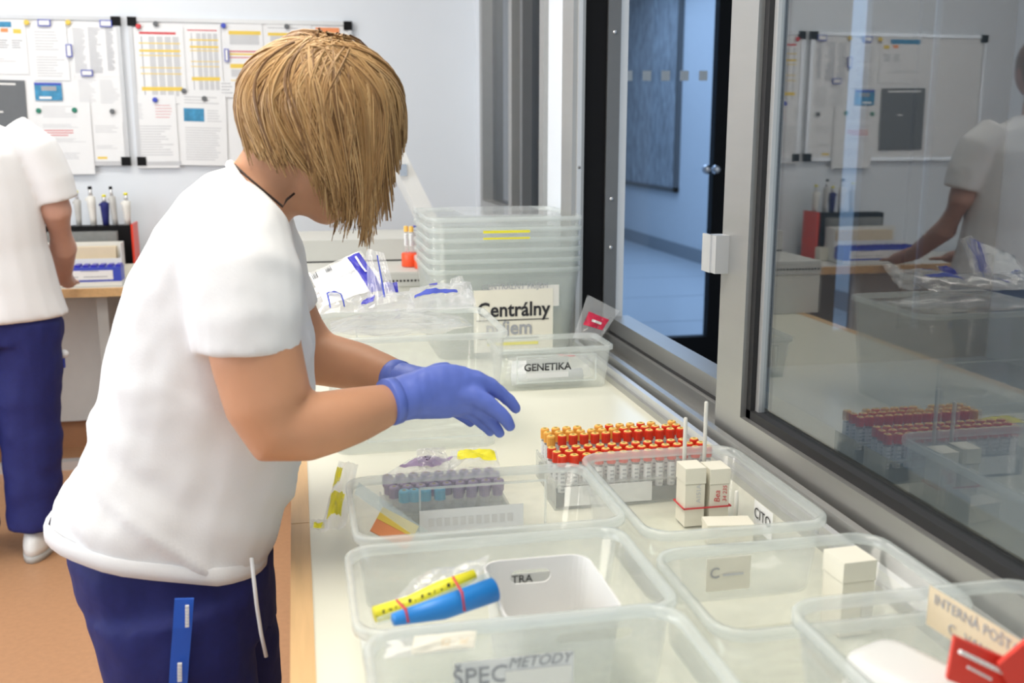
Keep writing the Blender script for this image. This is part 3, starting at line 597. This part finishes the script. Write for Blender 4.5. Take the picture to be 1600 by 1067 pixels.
paper(46, 36, 110, 126, 'plain text sheet between two yellow magnets on the left whiteboard', lines(7, .14, .5)+lines(8, .58, .96), Y=Yb-.001)
paper(108, 34, 191, 120, 'dense three-column list in the upper right of the left whiteboard', lines(28, .12, .95, 'ink_grey', .05, .3, .3)+lines(28, .1, .95, 'ink_grey', .36, .62, .5)+lines(24, .1, .9, 'ink_grey', .72, .88, .4), Y=Yb-.0015)
paper(-60, 124, 49, 240, 'black poster at the left edge with small white title', [('white', .1, .04, .85, .065), ('white', .5, .42, .62, .44)], base='dgrey', Y=Yb-.002, tilt=1)
paper(53, 129, 98, 157, 'blue coastal postcard on the left whiteboard', [('paper', .15, .78, .6, .92), ('ink_grey', .25, .2, .8, .45), ('ink_blue', .0, .0, 1, .14)], base='sea', Y=Yb-.003)
paper(118, 119, 194, 192, 'small two-column form under the three-column list', lines(14, .08, .6, u0=.05, u1=.45)+lines(14, .08, .6, u0=.52, u1=.95), Y=Yb-.0005)
paper(55, 160, 149, 272, 'letter with red lines hanging below the left whiteboard', lines(7, .05, .22, 'ink_pale', .12, .8)+lines(3, .38, .48, 'ink_red', .12, .7)+lines(3, .3, .36)+lines(3, .5, .56)+lines(4, .70, .8, u0=.3), Y=Yb-.006)
paper(143, 190, 196, 252, 'pale form with yellow strip in the lower right of the left whiteboard', [('ink_yellow', .1, .88, .42, .94)]+lines(4, .1, .3)+lines(3, .6, .7), Y=Yb-.001)
def magnet(px, py, m, label):
    c = P(px, py, WY-.03); tag(MB().loft([[(c.x+r*math.cos(k*math.pi/8), y, c.z+r*math.sin(k*math.pi/8)) for k in range(16)] for y, r in ((WY-.0235, .0105), (WY-.028, .0105), (WY-.030, .008))]).build('round_magnet', m, None), label, 'magnet')
for px, py, m, lb in ((41, 35, 'ink_yellow', 'yellow magnet beside the colourful picture strip'), (106, 35, 'ink_yellow', 'yellow magnet above the three-column list'), (60, 173, 'mag_green', 'green magnet at the left of the red-line letter'), (116, 172, 'mag_green', 'green magnet at the right of the red-line letter'), (175, 174, 'dgrey', 'black magnet on the small two-column form'),
        (216, 41, 'ink_red', 'red magnet on the red-header table'), (243, 37, 'dgrey', 'black magnet above the red-header table'), (349, 40, 'mag_blue', 'blue magnet between two yellow-banded tables'), (448, 41, 'dgrey', 'black magnet above the woman\'s head'), (287, 142, 'dgrey', 'black magnet between the tables and the letters'), (319, 154, 'dgrey', 'black magnet on the tilted letter'), (242, 156, 'mag_blue', 'blue magnet on the letter with red handwriting')):
    magnet(px, py, m, lb)
for x0, y0, x1, y1, lb in ((58, 30, 79, 41, 'beside the left yellow magnet'), (155, 31, 175, 42, 'in the top right corner of the left whiteboard'), (102, 69, 113, 89, 'tilted at the left of the three-column list'), (126, 109, 145, 119, 'below the three-column list'), (350, 76, 358, 96, 'upright at the yellow block table')):
    a, b = P(x0, y0, WY-.03), P(x1, y1, WY-.03); e = tag(bx('label_magnet', 'ink_blue', a.x, b.x, WY-.028, WY-.0245, b.z, a.z), 'blue-rimmed label magnet '+lb, 'magnet')
    bx('white_face', 'white', a.x+.004, b.x-.004, WY-.0287, WY-.028, b.z+.004, a.z-.004, e)
# ================================================================ desk things
def DPx(px, Y): return P(px, 400, Y).x
Yd = 4.42; zd = .762
x0, x1 = DPx(60, Yd), DPx(210, Yd); zt_ = P(150, 354, Yd).z
ph = empty('pipette_stand', ((x0+x1)/2, Yd, zd), 'low black pipette stand with red end at the back of the desk', 'stand'); hw = (x1-x0)/2
MB().box(-hw, hw, -.04, .10, 0, .02).build('base', 'black', ph); MB().box(-hw, hw, .02, .09, .02, zt_-zd).build('rail_block', 'black', ph); MB().box(hw, hw+.008, -.04, .10, 0, zt_-zd+.01).build('red_end', 'red', ph)
for px, top, m, lean, lb in ((124, 298, 'grey', 0, 'grey pipette with yellow button nearest the second person'), (147, 291, 'offwhite', -.03, 'wide pale pipette with dark button'), (166, 304, 'navy', .0, 'dark blue pipette in the middle of the stand'), (181, 291, 'grey', -.06, 'slim grey pipette with black button'), (200, 301, 'offwhite', 0, 'thin pale pipette at the red end of the stand')):
    c = P(px, 354, Yd+.05); tp = P(px, top, Yd+.05).z; h = tp-zt_; r = .017 if m != 'grey' else .014
    e = tag(MB().cyl(0, 0, [(.001, r*.75), (h*.2, r*.8), (h*.55, r), (h*.72, r*1.05), (h*.76, r*.6)], 12).build('pipette', m, None, True, loc=(c.x, Yd+.05, zt_)), lb, 'pipette'); e.rotation_euler.y = lean
    MB().cyl(0, 0, [(h*.76, r*.5), (h*.93, r*.42)], 10).build('plunger', 'alu_light', e, True); MB().cyl(0, 0, [(h*.93, r*.5), (h, r*.45)], 10).build('button', 'yellow' if px in (124, 166, 200) else 'black', e, True)
    MB().box(-r*1.3, r*.2, -r*.3, r*.3, h*.64, h*.70).build('finger_hook', m, e)
Y1 = 4.285; a, b = P(108, 412, Y1), P(187, 380, Y1)
fh = empty('file_holder', ((a.x+b.x)/2-.08, Y1, zd), 'white open-topped file holder on the desk behind the blue rack', 'holder'); hw = (b.x-a.x)/2+.08; hh = b.z-zd
MB().box(-hw, hw, 0, .08, 0, .004).build('floor_plate', 'white', fh); MB().box(-hw, hw, -.003, 0, 0, hh*.62).build('front_wall', 'white', fh); MB().box(hw, hw+.003, -.003, .08, 0, hh).build('side_wall', 'white', fh); MB().box(-hw, hw, .08, .083, 0, hh).build('rear_wall', 'offwhite', fh)
tag(bx('card_stack', 'kraft', fh.location.x-hw+.05, fh.location.x+hw-.02, Y1+.02, Y1+.06, zd+.005, zd+hh*.9), 'buff card stack inside the white file holder', 'cards')
a, b = P(112, 380, 4.385), P(181, 362, 4.385)
tag(bx('clear_tray', 'rack_clear', a.x-.1, b.x, 4.39, 4.43, zd+.021, b.z), 'clear tray standing before the black pipette stand', 'tray')
Y2 = 4.17; a, b = P(106, 446, Y2), P(188, 412, Y2)
br = empty('label_rack', (0, Y2, zd), 'blue rack with white label front at the desk edge', 'rack')
MB().box(a.x-.15, b.x, 0, .08, .018, b.z-zd-.012).build('body', 'mag_blue', br); MB().box(a.x-.15, b.x+.002, -.002, .082, 0, .018).build('base', 'offwhite', br)
lb_ = MB().box(a.x-.14, b.x-.03, -.0015, 0, .026, b.z-zd-.024).build('label_card', 'paper', br)
MB().box(a.x+.05, b.x-.08, -.002, -.0015, .058, .061).box(a.x, a.x+.04, -.002, -.0015, .036, .039).box(a.x+.06, b.x-.05, -.002, -.0015, .036, .039).build('printed_line', 'ink_grey', lb_)
for i in range(12): MB().box(b.x-.02-i*.03, b.x-.002-i*.03, .01, .07, b.z-zd-.012, b.z-zd-.004).build('slot_divider', 'bag_blue', br)
tag(bx('cream_carton', 'paper_cream', DPx(187, 4.36), DPx(212, 4.36), 4.33, 4.375, zd, zd+.06), 'small cream carton right of the file holder', 'carton')
# ================================================================ the woman
def ring2(b, f, ry, Yc, n=24, pw=.8):
    """closed ring through a back and a front silhouette pixel on plane Yc"""
    b, f = P(*b, Yc), P(*f, Yc); c = (b+f)/2; h = (f-b)/2; out = []
    for j in range(n):
        a = 2*math.pi*j/n; cx, cy = math.cos(a), math.sin(a)
        out.append(c+h*(math.copysign(abs(cx)**pw, cx))+Vector((0, ry*math.copysign(abs(cy)**pw, cy), 0)))
    return out
wm = empty('person', (-.15, 1.6, 0), 'blond person in white T-shirt and blue gloves sorting samples at the counter', 'person')
WO = Matrix.Translation((.15, -1.6, 0))
def fin(me, *a): me.transform(WO); return finish(me, *a)
TR = [((84, 800), (425, 852), .175), ((92, 768), (442, 800), .175), ((120, 728), (462, 735), .165), ((140, 665), (483, 665), .158), ((160, 590), (496, 600), .158), ((180, 510), (492, 540), .162), ((205, 430), (482, 472), .172), ((243, 352), (466, 415), .178), ((285, 302), (452, 375), .165), ((328, 272), (445, 358), .12), ((362, 260), (440, 350), .078)]
hd_c = P(488, 200, 1.6); BOW = math.radians(22)
HT = Matrix.Translation(hd_c) @ Matrix.Rotation(math.radians(8), 4, 'Z') @ Matrix.Rotation(BOW, 4, 'Y')
body = MB()
body.loft([ring2(b, f, r*.78, 1.6) for b, f, r in [((130, b[1]-15) if i < 1 else (b[0]+26, b[1]+10), (f[0]-26, f[1]), r) for i, (b, f, r) in enumerate(TR)]])
body.limb([P(395, 320, 1.6), P(420, 285, 1.6), P(455, 235, 1.6)], [(.07, .06), (.055, .058), (.055, .06)])
body.ball((-.01, 0, .022), (.094, .076, .084), HT).ball((.03, 0, -.055), (.062, .058, .072), HT).ball((.058, 0, -.108), (.028, .03, .024), HT).ball((.02, 0, -.095), (.05, .045, .035), HT)
body.limb([HT @ Vector(p) for p in ((.085, 0, .012), (.105, 0, -.02), (.112, 0, -.035), (.092, 0, -.045))], [.008, .010, .013, .010], 8)
for s in (-1, 1): body.ball((-.005, s*.079, -.015), (.017, .007, .028), HT)
RA = [(P(368, 380, 1.49), .062), (P(385, 470, 1.43), .064), (P(402, 560, 1.41), .063), (P(420, 630, 1.40), .060), (P(437, 668, 1.40), .0555), (P(480, 668, 1.40), .0475), (P(520, 658, 1.41), .0445), (P(560, 647, 1.425), .040), (P(600, 634, 1.445), .0325), (P(630, 623, 1.457), .024), (P(690, 614, 1.472), .015)]
LA = [(P(410, 370, 1.74), .050), (P(432, 450, 1.78), .050), (P(464, 520, 1.79), .050), (P(496, 560, 1.78), .050), (P(560, 573, 1.73), .042), (P(610, 588, 1.67), .033), (P(640, 598, 1.635), .022), (P(690, 612, 1.60), .014)]
for L_ in (RA, LA): body.limb([p for p, r in L_], [r for p, r in L_], 18)
LEGS = []
for (cx, Yl, k) in ((290, 1.515, 1), (345, 1.69, .94)):
    p = P(cx, 1067, Yl); LEGS.append((p, k))
    body.limb([(p.x-.03, Yl, .72), (p.x, Yl, .45), (p.x, Yl, .25), (p.x-.01, Yl, .07)], [.06, .06, .05, .04])
fin(remesh(body, .0065, 5), 'body', 'skin', wm)
# face details
for s in (-1, 1):
    ey = MB().ball((.083, s*.031, .005), (.012, .013, .010), WO @ HT).build('eye', 'white', wm, True); MB().ball((.0915, s*.031, .003), (.005, .006, .006), WO @ HT).build('iris', 'cord', ey, True)
    MB().limb([WO @ HT @ Vector(p) for p in ((.088, s*.015, .024), (.092, s*.033, .028), (.080, s*.052, .022))], [.002, .003, .002], 6).build('eyebrow', 'hair_brown', wm, True)
MB().ball((.080, 0, -.075), (.010, .022, .006), WO @ HT).build('mouth', 'lips', wm, True)
# shirt
sh = MB().loft([ring2(b, f, r, 1.6) for b, f, r in TR])
sh.limb([P(352, 318, 1.54), P(368, 372, 1.485), P(380, 440, 1.44), P(384, 500, 1.42), P(385, 551, 1.415)], [.055, .080, .082, .078, .0735], 20)
sh.limb([P(405, 345, 1.68), P(414, 390, 1.75), P(428, 440, 1.78), P(446, 486, 1.79)], [.052, .064, .062, .060], 20)
def wrinkle(p):
    al, ac = p.x*.8-p.z*.6, p.x*.6+p.z*.8
    low = max(0, min(1, (1.12-p.z)/.35)); n1 = noise.noise(Vector((al*3.5, p.y*4, ac*13))); n2 = noise.noise(Vector((al*7+5, p.y*6, ac*24)))
    hi = noise.noise(Vector((p.x*16-p.z*9, p.y*7, p.z*8)))
    return .016*low*((1-abs(n1))**3-.45)+.006*low*n2+.0055*(1-.5*low)*hi+.002*noise.noise(p*28)
shirt = fin(remesh(sh, .007, 5), 'shirt', 'shirt', wm, lambda c: wrinkle(c))
hb = MB()
r0 = ring2(TR[0][0], TR[0][1], .178, 1.6, 40); up = Vector((0, 0, .022))
c0 = sum((Vector(p) for p in r0), Vector())/40
def hemr(k, dz): return [WO @ (c0+(p-c0)*k+Vector((0, 0, dz)))+(p-c0).normalized()*wrinkle(WO @ p) for p in r0]
hb.loft([hemr(.985, -.006), hemr(1.0, -.006), hemr(1.004, .004), hemr(.998, .018), hemr(.96, .02)], caps=(False, False)).build('shirt_hem', 'shirt', wm, True)
cp = P(385, 551, 1.415); cu = P(384, 530, 1.417)
cr = ring2((360, 257), (446, 356), .072, 1.6, 32)
MB().limb([WO @ p for p in cr]+[WO @ cr[0]], [.007]*33, 8).build('collar', 'shirt', wm, True)
# trousers
tr = MB().loft([ring2((125, 800), (425, 820), .15, 1.6), ring2((112, 850), (428, 860), .165, 1.6), ring2((122, 905), (432, 905), .165, 1.6), ring2((150, 950), (436, 960), .15, 1.6)])
for (p, k), Yl in zip(LEGS, (1.515, 1.69)):
    tr.limb([(p.x-.015, Yl, .66), (p.x-.005, Yl, .57), (p.x, Yl, .45), (p.x, Yl, .28), (p.x, Yl, .06)], [(.10, .125*k), (.105, .117*k), (.098, .108*k), (.085, .09), (.08, .085)], 20)
fin(remesh(tr, .008, 5), 'trousers', 'navy', wm, lambda c: .006*noise.noise(Vector((c.x*10+c.z*4, c.y*8, c.z*6)))+.003*noise.noise(c*25))
for p, k in LEGS:
    Yl = 1.515 if k == 1 else 1.69
    MB().limb([WO @ Vector((p.x-.08, Yl, .04)), WO @ Vector((p.x-.03, Yl, .05)), WO @ Vector((p.x+.06, Yl, .04)), WO @ Vector((p.x+.15, Yl, .03))], [.036, .045, .04, .026]).build('shoe', 'white', wm, True)
a = [P(288, 935, 1.385), P(285, 980, 1.385), P(281, 1030, 1.39), P(277, 1090, 1.395)]
ly = MB().loft([[WO @ (p+Vector((dx, dy, 0))) for dx, dy in ((-.013, 0), (.013, -.004), (.013, 0), (-.013, .004))] for p in a]).build('lanyard', 'lanyard', wm)
lw = MB()
for i in range(7): c = P(292+.0*i, 945+i*5, 1.378)-Vector((-.15, 1.6, 0)); lw.box(c.x-.002, c.x+.003, c.y-.004, c.y, c.z-.003, c.z)
for i in range(6): c = P(281, 1035+i*5, 1.380)-Vector((-.15, 1.6, 0)); lw.box(c.x-.003, c.x+.003, c.y-.004, c.y, c.z-.003, c.z)
lw.build('lanyard_print', 'white', ly)
MB().limb([WO @ P(*p) for p in ((393, 872, 1.44), (396, 900, 1.42), (401, 945, 1.42), (408, 990, 1.42), (416, 1026, 1.42))], [.0028]*5, 8).build('drawstring', 'paper', wm, True)
MB().limb([WO @ P(*p) for p in ((366, 257, 1.575), (385, 275, 1.535), (412, 298, 1.53), (442, 323, 1.532), (448, 312, 1.535), (460, 302, 1.54))], [.0018]*6, 8).build('neck_cord', 'cord', wm, True)
# gloves
def glove(palm, fingers, cuff):
    g = MB().limb([p for p, r in palm], [r for p, r in palm], 18)
    for f in fingers: g.limb([p for p, r in f], [r for p, r in f], 10).ball(f[-1][0], f[-1][1]*.98, n=10, k=6)
    fin(remesh(g, .003, 9), 'glove', 'glove', wm, lambda c: .0011*noise.noise(Vector((c.x*90, c.y*30, c.z*20))))
    MB().limb([WO @ p for p, r in cuff], [r for p, r in cuff], 22).build('glove_cuff', 'glove', wm, True)
def ff(*q): return [(P(x, y, Y), r) for x, y, Y, r in q]
def fg(pts, r): return [(P(*p), r*(1-.07*i)) for i, p in enumerate(pts)]
glove([(P(612, 627, 1.447), .0325), (P(640, 619, 1.46), .0345), (P(668, 614, 1.467), (.026, .0405)), (P(700, 611, 1.472), (.024, .0425)), (P(724, 611, 1.475), (.020, .038)), (P(742, 614, 1.477), (.012, .026))],
      [ff((712, 592, 1.475, .019), (742, 594, 1.480, .0165), (766, 603, 1.484, .0135), (784, 615, 1.487, .0112), (798, 628, 1.489, .0100), (806, 638, 1.49, .0088)), ff((705, 615, 1.470, .019), (738, 617, 1.464, .0170), (762, 630, 1.458, .0142), (780, 645, 1.454, .0122), (791, 657, 1.453, .0108), (797, 666, 1.453, .0095)),
       ff((708, 625, 1.474, .018), (738, 633, 1.473, .0150), (756, 646, 1.473, .0118), (769, 660, 1.474, .0104), (776, 669, 1.475, .0096), (781, 677, 1.476, .0085)), ff((700, 632, 1.480, .017), (724, 640, 1.484, .0130), (741, 650, 1.487, .0105), (753, 661, 1.49, .0094), (766, 675, 1.493, .0080)),
       ff((648, 602, 1.472, .018), (668, 589, 1.486, .0155), (684, 579, 1.495, .0130), (697, 575, 1.50, .0105))],
      [(P(604, 629, 1.444), .0345), (P(608, 628, 1.446), .0352), (P(620, 625, 1.451), .0345)])
glove([(P(622, 592, 1.655), .030), (P(650, 600, 1.62), .030), (P(680, 608, 1.605), (.02, .035)), (P(710, 616, 1.60), (.018, .034)), (P(728, 622, 1.60), (.013, .028))],
      [fg(((712, 605, 1.60), (735, 616, 1.59), (752, 632, 1.58), (764, 645, 1.575)), .0105), fg(((715, 618, 1.6), (738, 632, 1.59), (752, 646, 1.585), (762, 657, 1.58)), .0105),
       fg(((712, 630, 1.6), (732, 642, 1.6), (745, 653, 1.6), (753, 662, 1.6)), .010), fg(((700, 638, 1.6), (716, 648, 1.605), (727, 656, 1.605), (735, 662, 1.605)), .009), fg(((665, 600, 1.59), (685, 592, 1.575), (702, 590, 1.565)), .011)],
      [(P(614, 590, 1.664), .0315), (P(617, 591, 1.66), .032), (P(628, 593, 1.65), .0305)])
# hair
hc = WO @ P(500, 182, 1.6); RX, RY, RZ = .128, .108, .124
LK = [(0, .04), (19, .05), (32, .09), (45, .14), (58, .19), (72, .165), (82, .15), (96, .132), (107, .115), (123, .092), (139, .078), (160, .065), (180, .06)]
def hlen(ph):
    d = abs((math.degrees(ph)+180) % 360-180)
    for (a, la), (b, lb) in zip(LK, LK[1:]):
        if a <= d <= b: return la+(lb-la)*(d-a)/(b-a)
    return .05
CROWN = Vector((.05, -.60, .80)).normalized()
def hpos(ph, t, ln, k=1.0, CROWN=CROWN):
    """t 0..1 along a lock: first over the skull from the crown, then down"""
    arc = 1.45*.125; tot = arc+ln; s = t*tot
    cx, cy = math.cos(ph), -math.sin(ph)
    if s < arc:
        g = Vector((cx*math.sin(1.45), cy*math.sin(1.45), math.cos(1.45))); an = CROWN.angle(g); f = s/arc
        d = (CROWN*math.sin((1-f)*an)+g*math.sin(f*an))/math.sin(an)
        return hc+Vector((RX*k*d.x, RY*k*d.y, RZ*k*d.z))
    else:
        u = s-arc; th = 1.45; front = max(0, math.cos(ph-.5))
        hr = math.sin(th)-(5.0-4.2*front)*u*u*6*(.25 if cx < -.3 else .55)-.25*u*(1.4-front); z = math.cos(th)-u/.124
    back = .10*max(0, 1-z)*(.5-.5*cx) if z > -1 else .1
    return hc+Vector((RX*k*cx*hr+.012*z*0, RY*k*cy*hr, RZ*(1+(k-1)*max(0, z))*z))
shell = MB(); n = 48; rg = []
for i in range(15):
    t = .02+.90*i/14; rg.append([hpos(-2*math.pi*j/n, t, hlen(-2*math.pi*j/n), .95) for j in range(n)])
shell.loft(rg, caps=(True, False)); hair = shell.build('hair', 'hair_tan', wm, True)
cu = bpy.data.curves.new('hair_strands', 'CURVE'); cu.dimensions = '3D'; cu.bevel_depth = 1.0; cu.bevel_resolution = 0; cu.resolution_u = 2
for m in ('hair_gold', 'hair_tan', 'hair_light', 'hair_brown'): cu.materials.append(M[m])
rnd = random.Random(3)
for c in range(330):
    ph0 = rnd.uniform(-math.pi, math.pi)
    if rnd.random() < .5: ph0 = rnd.uniform(-.3, math.pi)        # more locks on the side in view
    cj = (CROWN+Vector((rnd.gauss(0, .16), rnd.gauss(0, .10), rnd.gauss(0, .05)))).normalized(); k0 = rnd.uniform(.965, 1.035); l0 = rnd.uniform(-.022, .014); sw0 = rnd.uniform(-.20, .20); wv = rnd.uniform(0, 6.28); mi0 = rnd.choice((0, 0, 1, 1, 2, 3))
    for s_ in range(9):
        ph = ph0+rnd.gauss(0, .035); k = k0+rnd.gauss(0, .007); ln = max(.02, hlen(ph)+l0+rnd.gauss(0, .008))
        sp = cu.splines.new('POLY'); N_ = 13; sp.points.add(N_-1); sp.material_index = mi0 if rnd.random() < .65 else rnd.choice((0, 1, 2, 3)); t0 = rnd.uniform(.0, .10)
        dg_ = abs(math.degrees(ph0)); bias = -.50*max(0, min(1, (dg_-70)/50))*(1 if ph0 > 0 else -1); pts = []
        for i in range(N_):
            t = t0+(1-t0)*i/(N_-1); conv = 1-.5*max(0, t-.5)
            pts.append(hpos(ph0+(ph-ph0)*conv+(sw0+bias)*t*t+.10*math.sin(wv+6*t)*t, t, ln, k, cj))
        for _ in range(2): pts = [pts[0]]+[(pts[i-1]+pts[i]*2+pts[i+1])/4 for i in range(1, N_-1)]+[pts[-1]]
        for i, p in enumerate(pts): sp.points[i].co = (*p, 1); sp.points[i].radius = .00135*(1-.6*(i/(N_-1))**2)
ho = bpy.data.objects.new('hair_strands', cu); COL.objects.link(ho); ho.parent = hair; ho['kind'] = 'stuff'
# ================================================================ the second person
p2 = empty('person', (-.97, 3.45, 0), 'person seen from behind in white top and navy trousers at the back desk', 'person')
def ell(cx, cy, z, rx, ry, n=22): return [(cx+rx*math.cos(2*math.pi*j/n), cy+ry*math.sin(2*math.pi*j/n), z) for j in range(n)]
b2 = MB().loft([ell(0, 0, z, rx*.8, ry*.8) for z, rx, ry in ((.80, .2, .13), (1.0, .17, .12), (1.25, .18, .12), (1.36, .13, .09))]).limb([(-.05, 0, 1.34), (-.07, .02, 1.43), (-.08, .03, 1.52)], [.06, .055, .055])
b2.ball((-.08, .05, 1.58), (.078, .10, .115)).ball((-.08, .15, 1.56), (.012, .02, .02))
for s in (-1, 1):
    b2.ball((s*.08-.08, .05, 1.57), (.008, .018, .03))
    b2.limb([(s*.14, 0, 1.29), (s*.205, .0, 1.22), (s*.232, .01, 1.10), (s*.222, .10, .98), (s*.15, .40, .85), (s*.13, .58, .80)], [.042, .048, .048, .044, .032, .026], 16)
    for k in range(4): b2.limb([(s*.13+(k-1.5)*.018, .57, .80), (s*.125+(k-1.5)*.02, .63, .795), (s*.12+(k-1.5)*.02, .665, .785)], [.009, .008, .007], 8)
    b2.limb([(s*.11, .56, .80), (s*.08, .60, .795), (s*.07, .625, .79)], [.011, .010, .008], 8)
    b2.limb([(s*.10, 0, .85), (s*.10, -.02, .45), (s*.10, -.04, .06)], [.09, .06, .045])
me = remesh(b2, .009, 4); finish(me, 'body', 'skin_fair', p2)
s2 = MB().loft([ell(-.06*max(0, (z-1.2)/.2), 0, z, rx, ry) for z, rx, ry in ((.775, .245, .175), (.86, .225, .165), (1.0, .200, .15), (1.15, .195, .145), (1.28, .200, .14), (1.36, .165, .115), (1.41, .085, .08))])
for s in (-1, 1): s2.limb([(s*.12, 0, 1.36), (s*.19, 0, 1.29), (s*.225, 0, 1.20), (s*.238, .005, 1.135)], [.06, .072, .07, .066], 16)
finish(remesh(s2, .009, 4), 'shirt', 'shirt', p2, lambda c: .006*noise.noise(Vector((c.x*8+c.z*5, c.y*8, c.z*9)))+.004*math.sin(c.z*22+c.x*14)*max(0, 1.1-c.z))
t2 = MB().loft([ell(0, 0, z, rx, ry) for z, rx, ry in ((.92, .19, .14), (.80, .215, .155), (.70, .215, .15))])
for s in (-1, 1): t2.limb([(s*.11, 0, .76), (s*.105, -.01, .60), (s*.10, -.02, .42), (s*.10, -.04, .25), (s*.10, -.05, .09)], [(.13, .11), (.11, .108), (.095, .095), (.088, .088), (.09, .085)], 18)
finish(remesh(t2, .009, 4), 'trousers', 'navy', p2, lambda c: .007*noise.noise(Vector((c.x*7, c.y*7, c.z*12)))+.004*noise.noise(c*22))
MB().ball((-.08, .03, 1.60), (.09, .11, .115)).build('hair', 'hair_brown', p2, True)
for s in (-1, 1):
    sx = s*.10
    e = MB().loft([[(sx+rx*math.cos(2*math.pi*j/16), -.02+ry*math.sin(2*math.pi*j/16), z) for j in range(16)] for z, rx, ry in ((.02, .045, .13), (.045, .046, .13), (.085, .04, .10), (.11, .035, .06))]).build('shoe', 'white', p2, True)
    MB().loft([[(sx+.047*math.cos(2*math.pi*j/16), -.02+.133*math.sin(2*math.pi*j/16), z) for j in range(16)] for z in (.001, .022)]).build('sole', 'grey', e, True)
c = P(97, 560, 3.5)-Vector((-.97, 3.45, 0))
MB().box(c.x-.012, c.x+.008, c.y-.01, c.y+.006, c.z-.03, c.z+.0).build('pocket_badge', 'mag_blue', p2); MB().ball((c.x+.008, c.y, c.z+.015), .014).build('badge_reel', 'paper', p2, True)
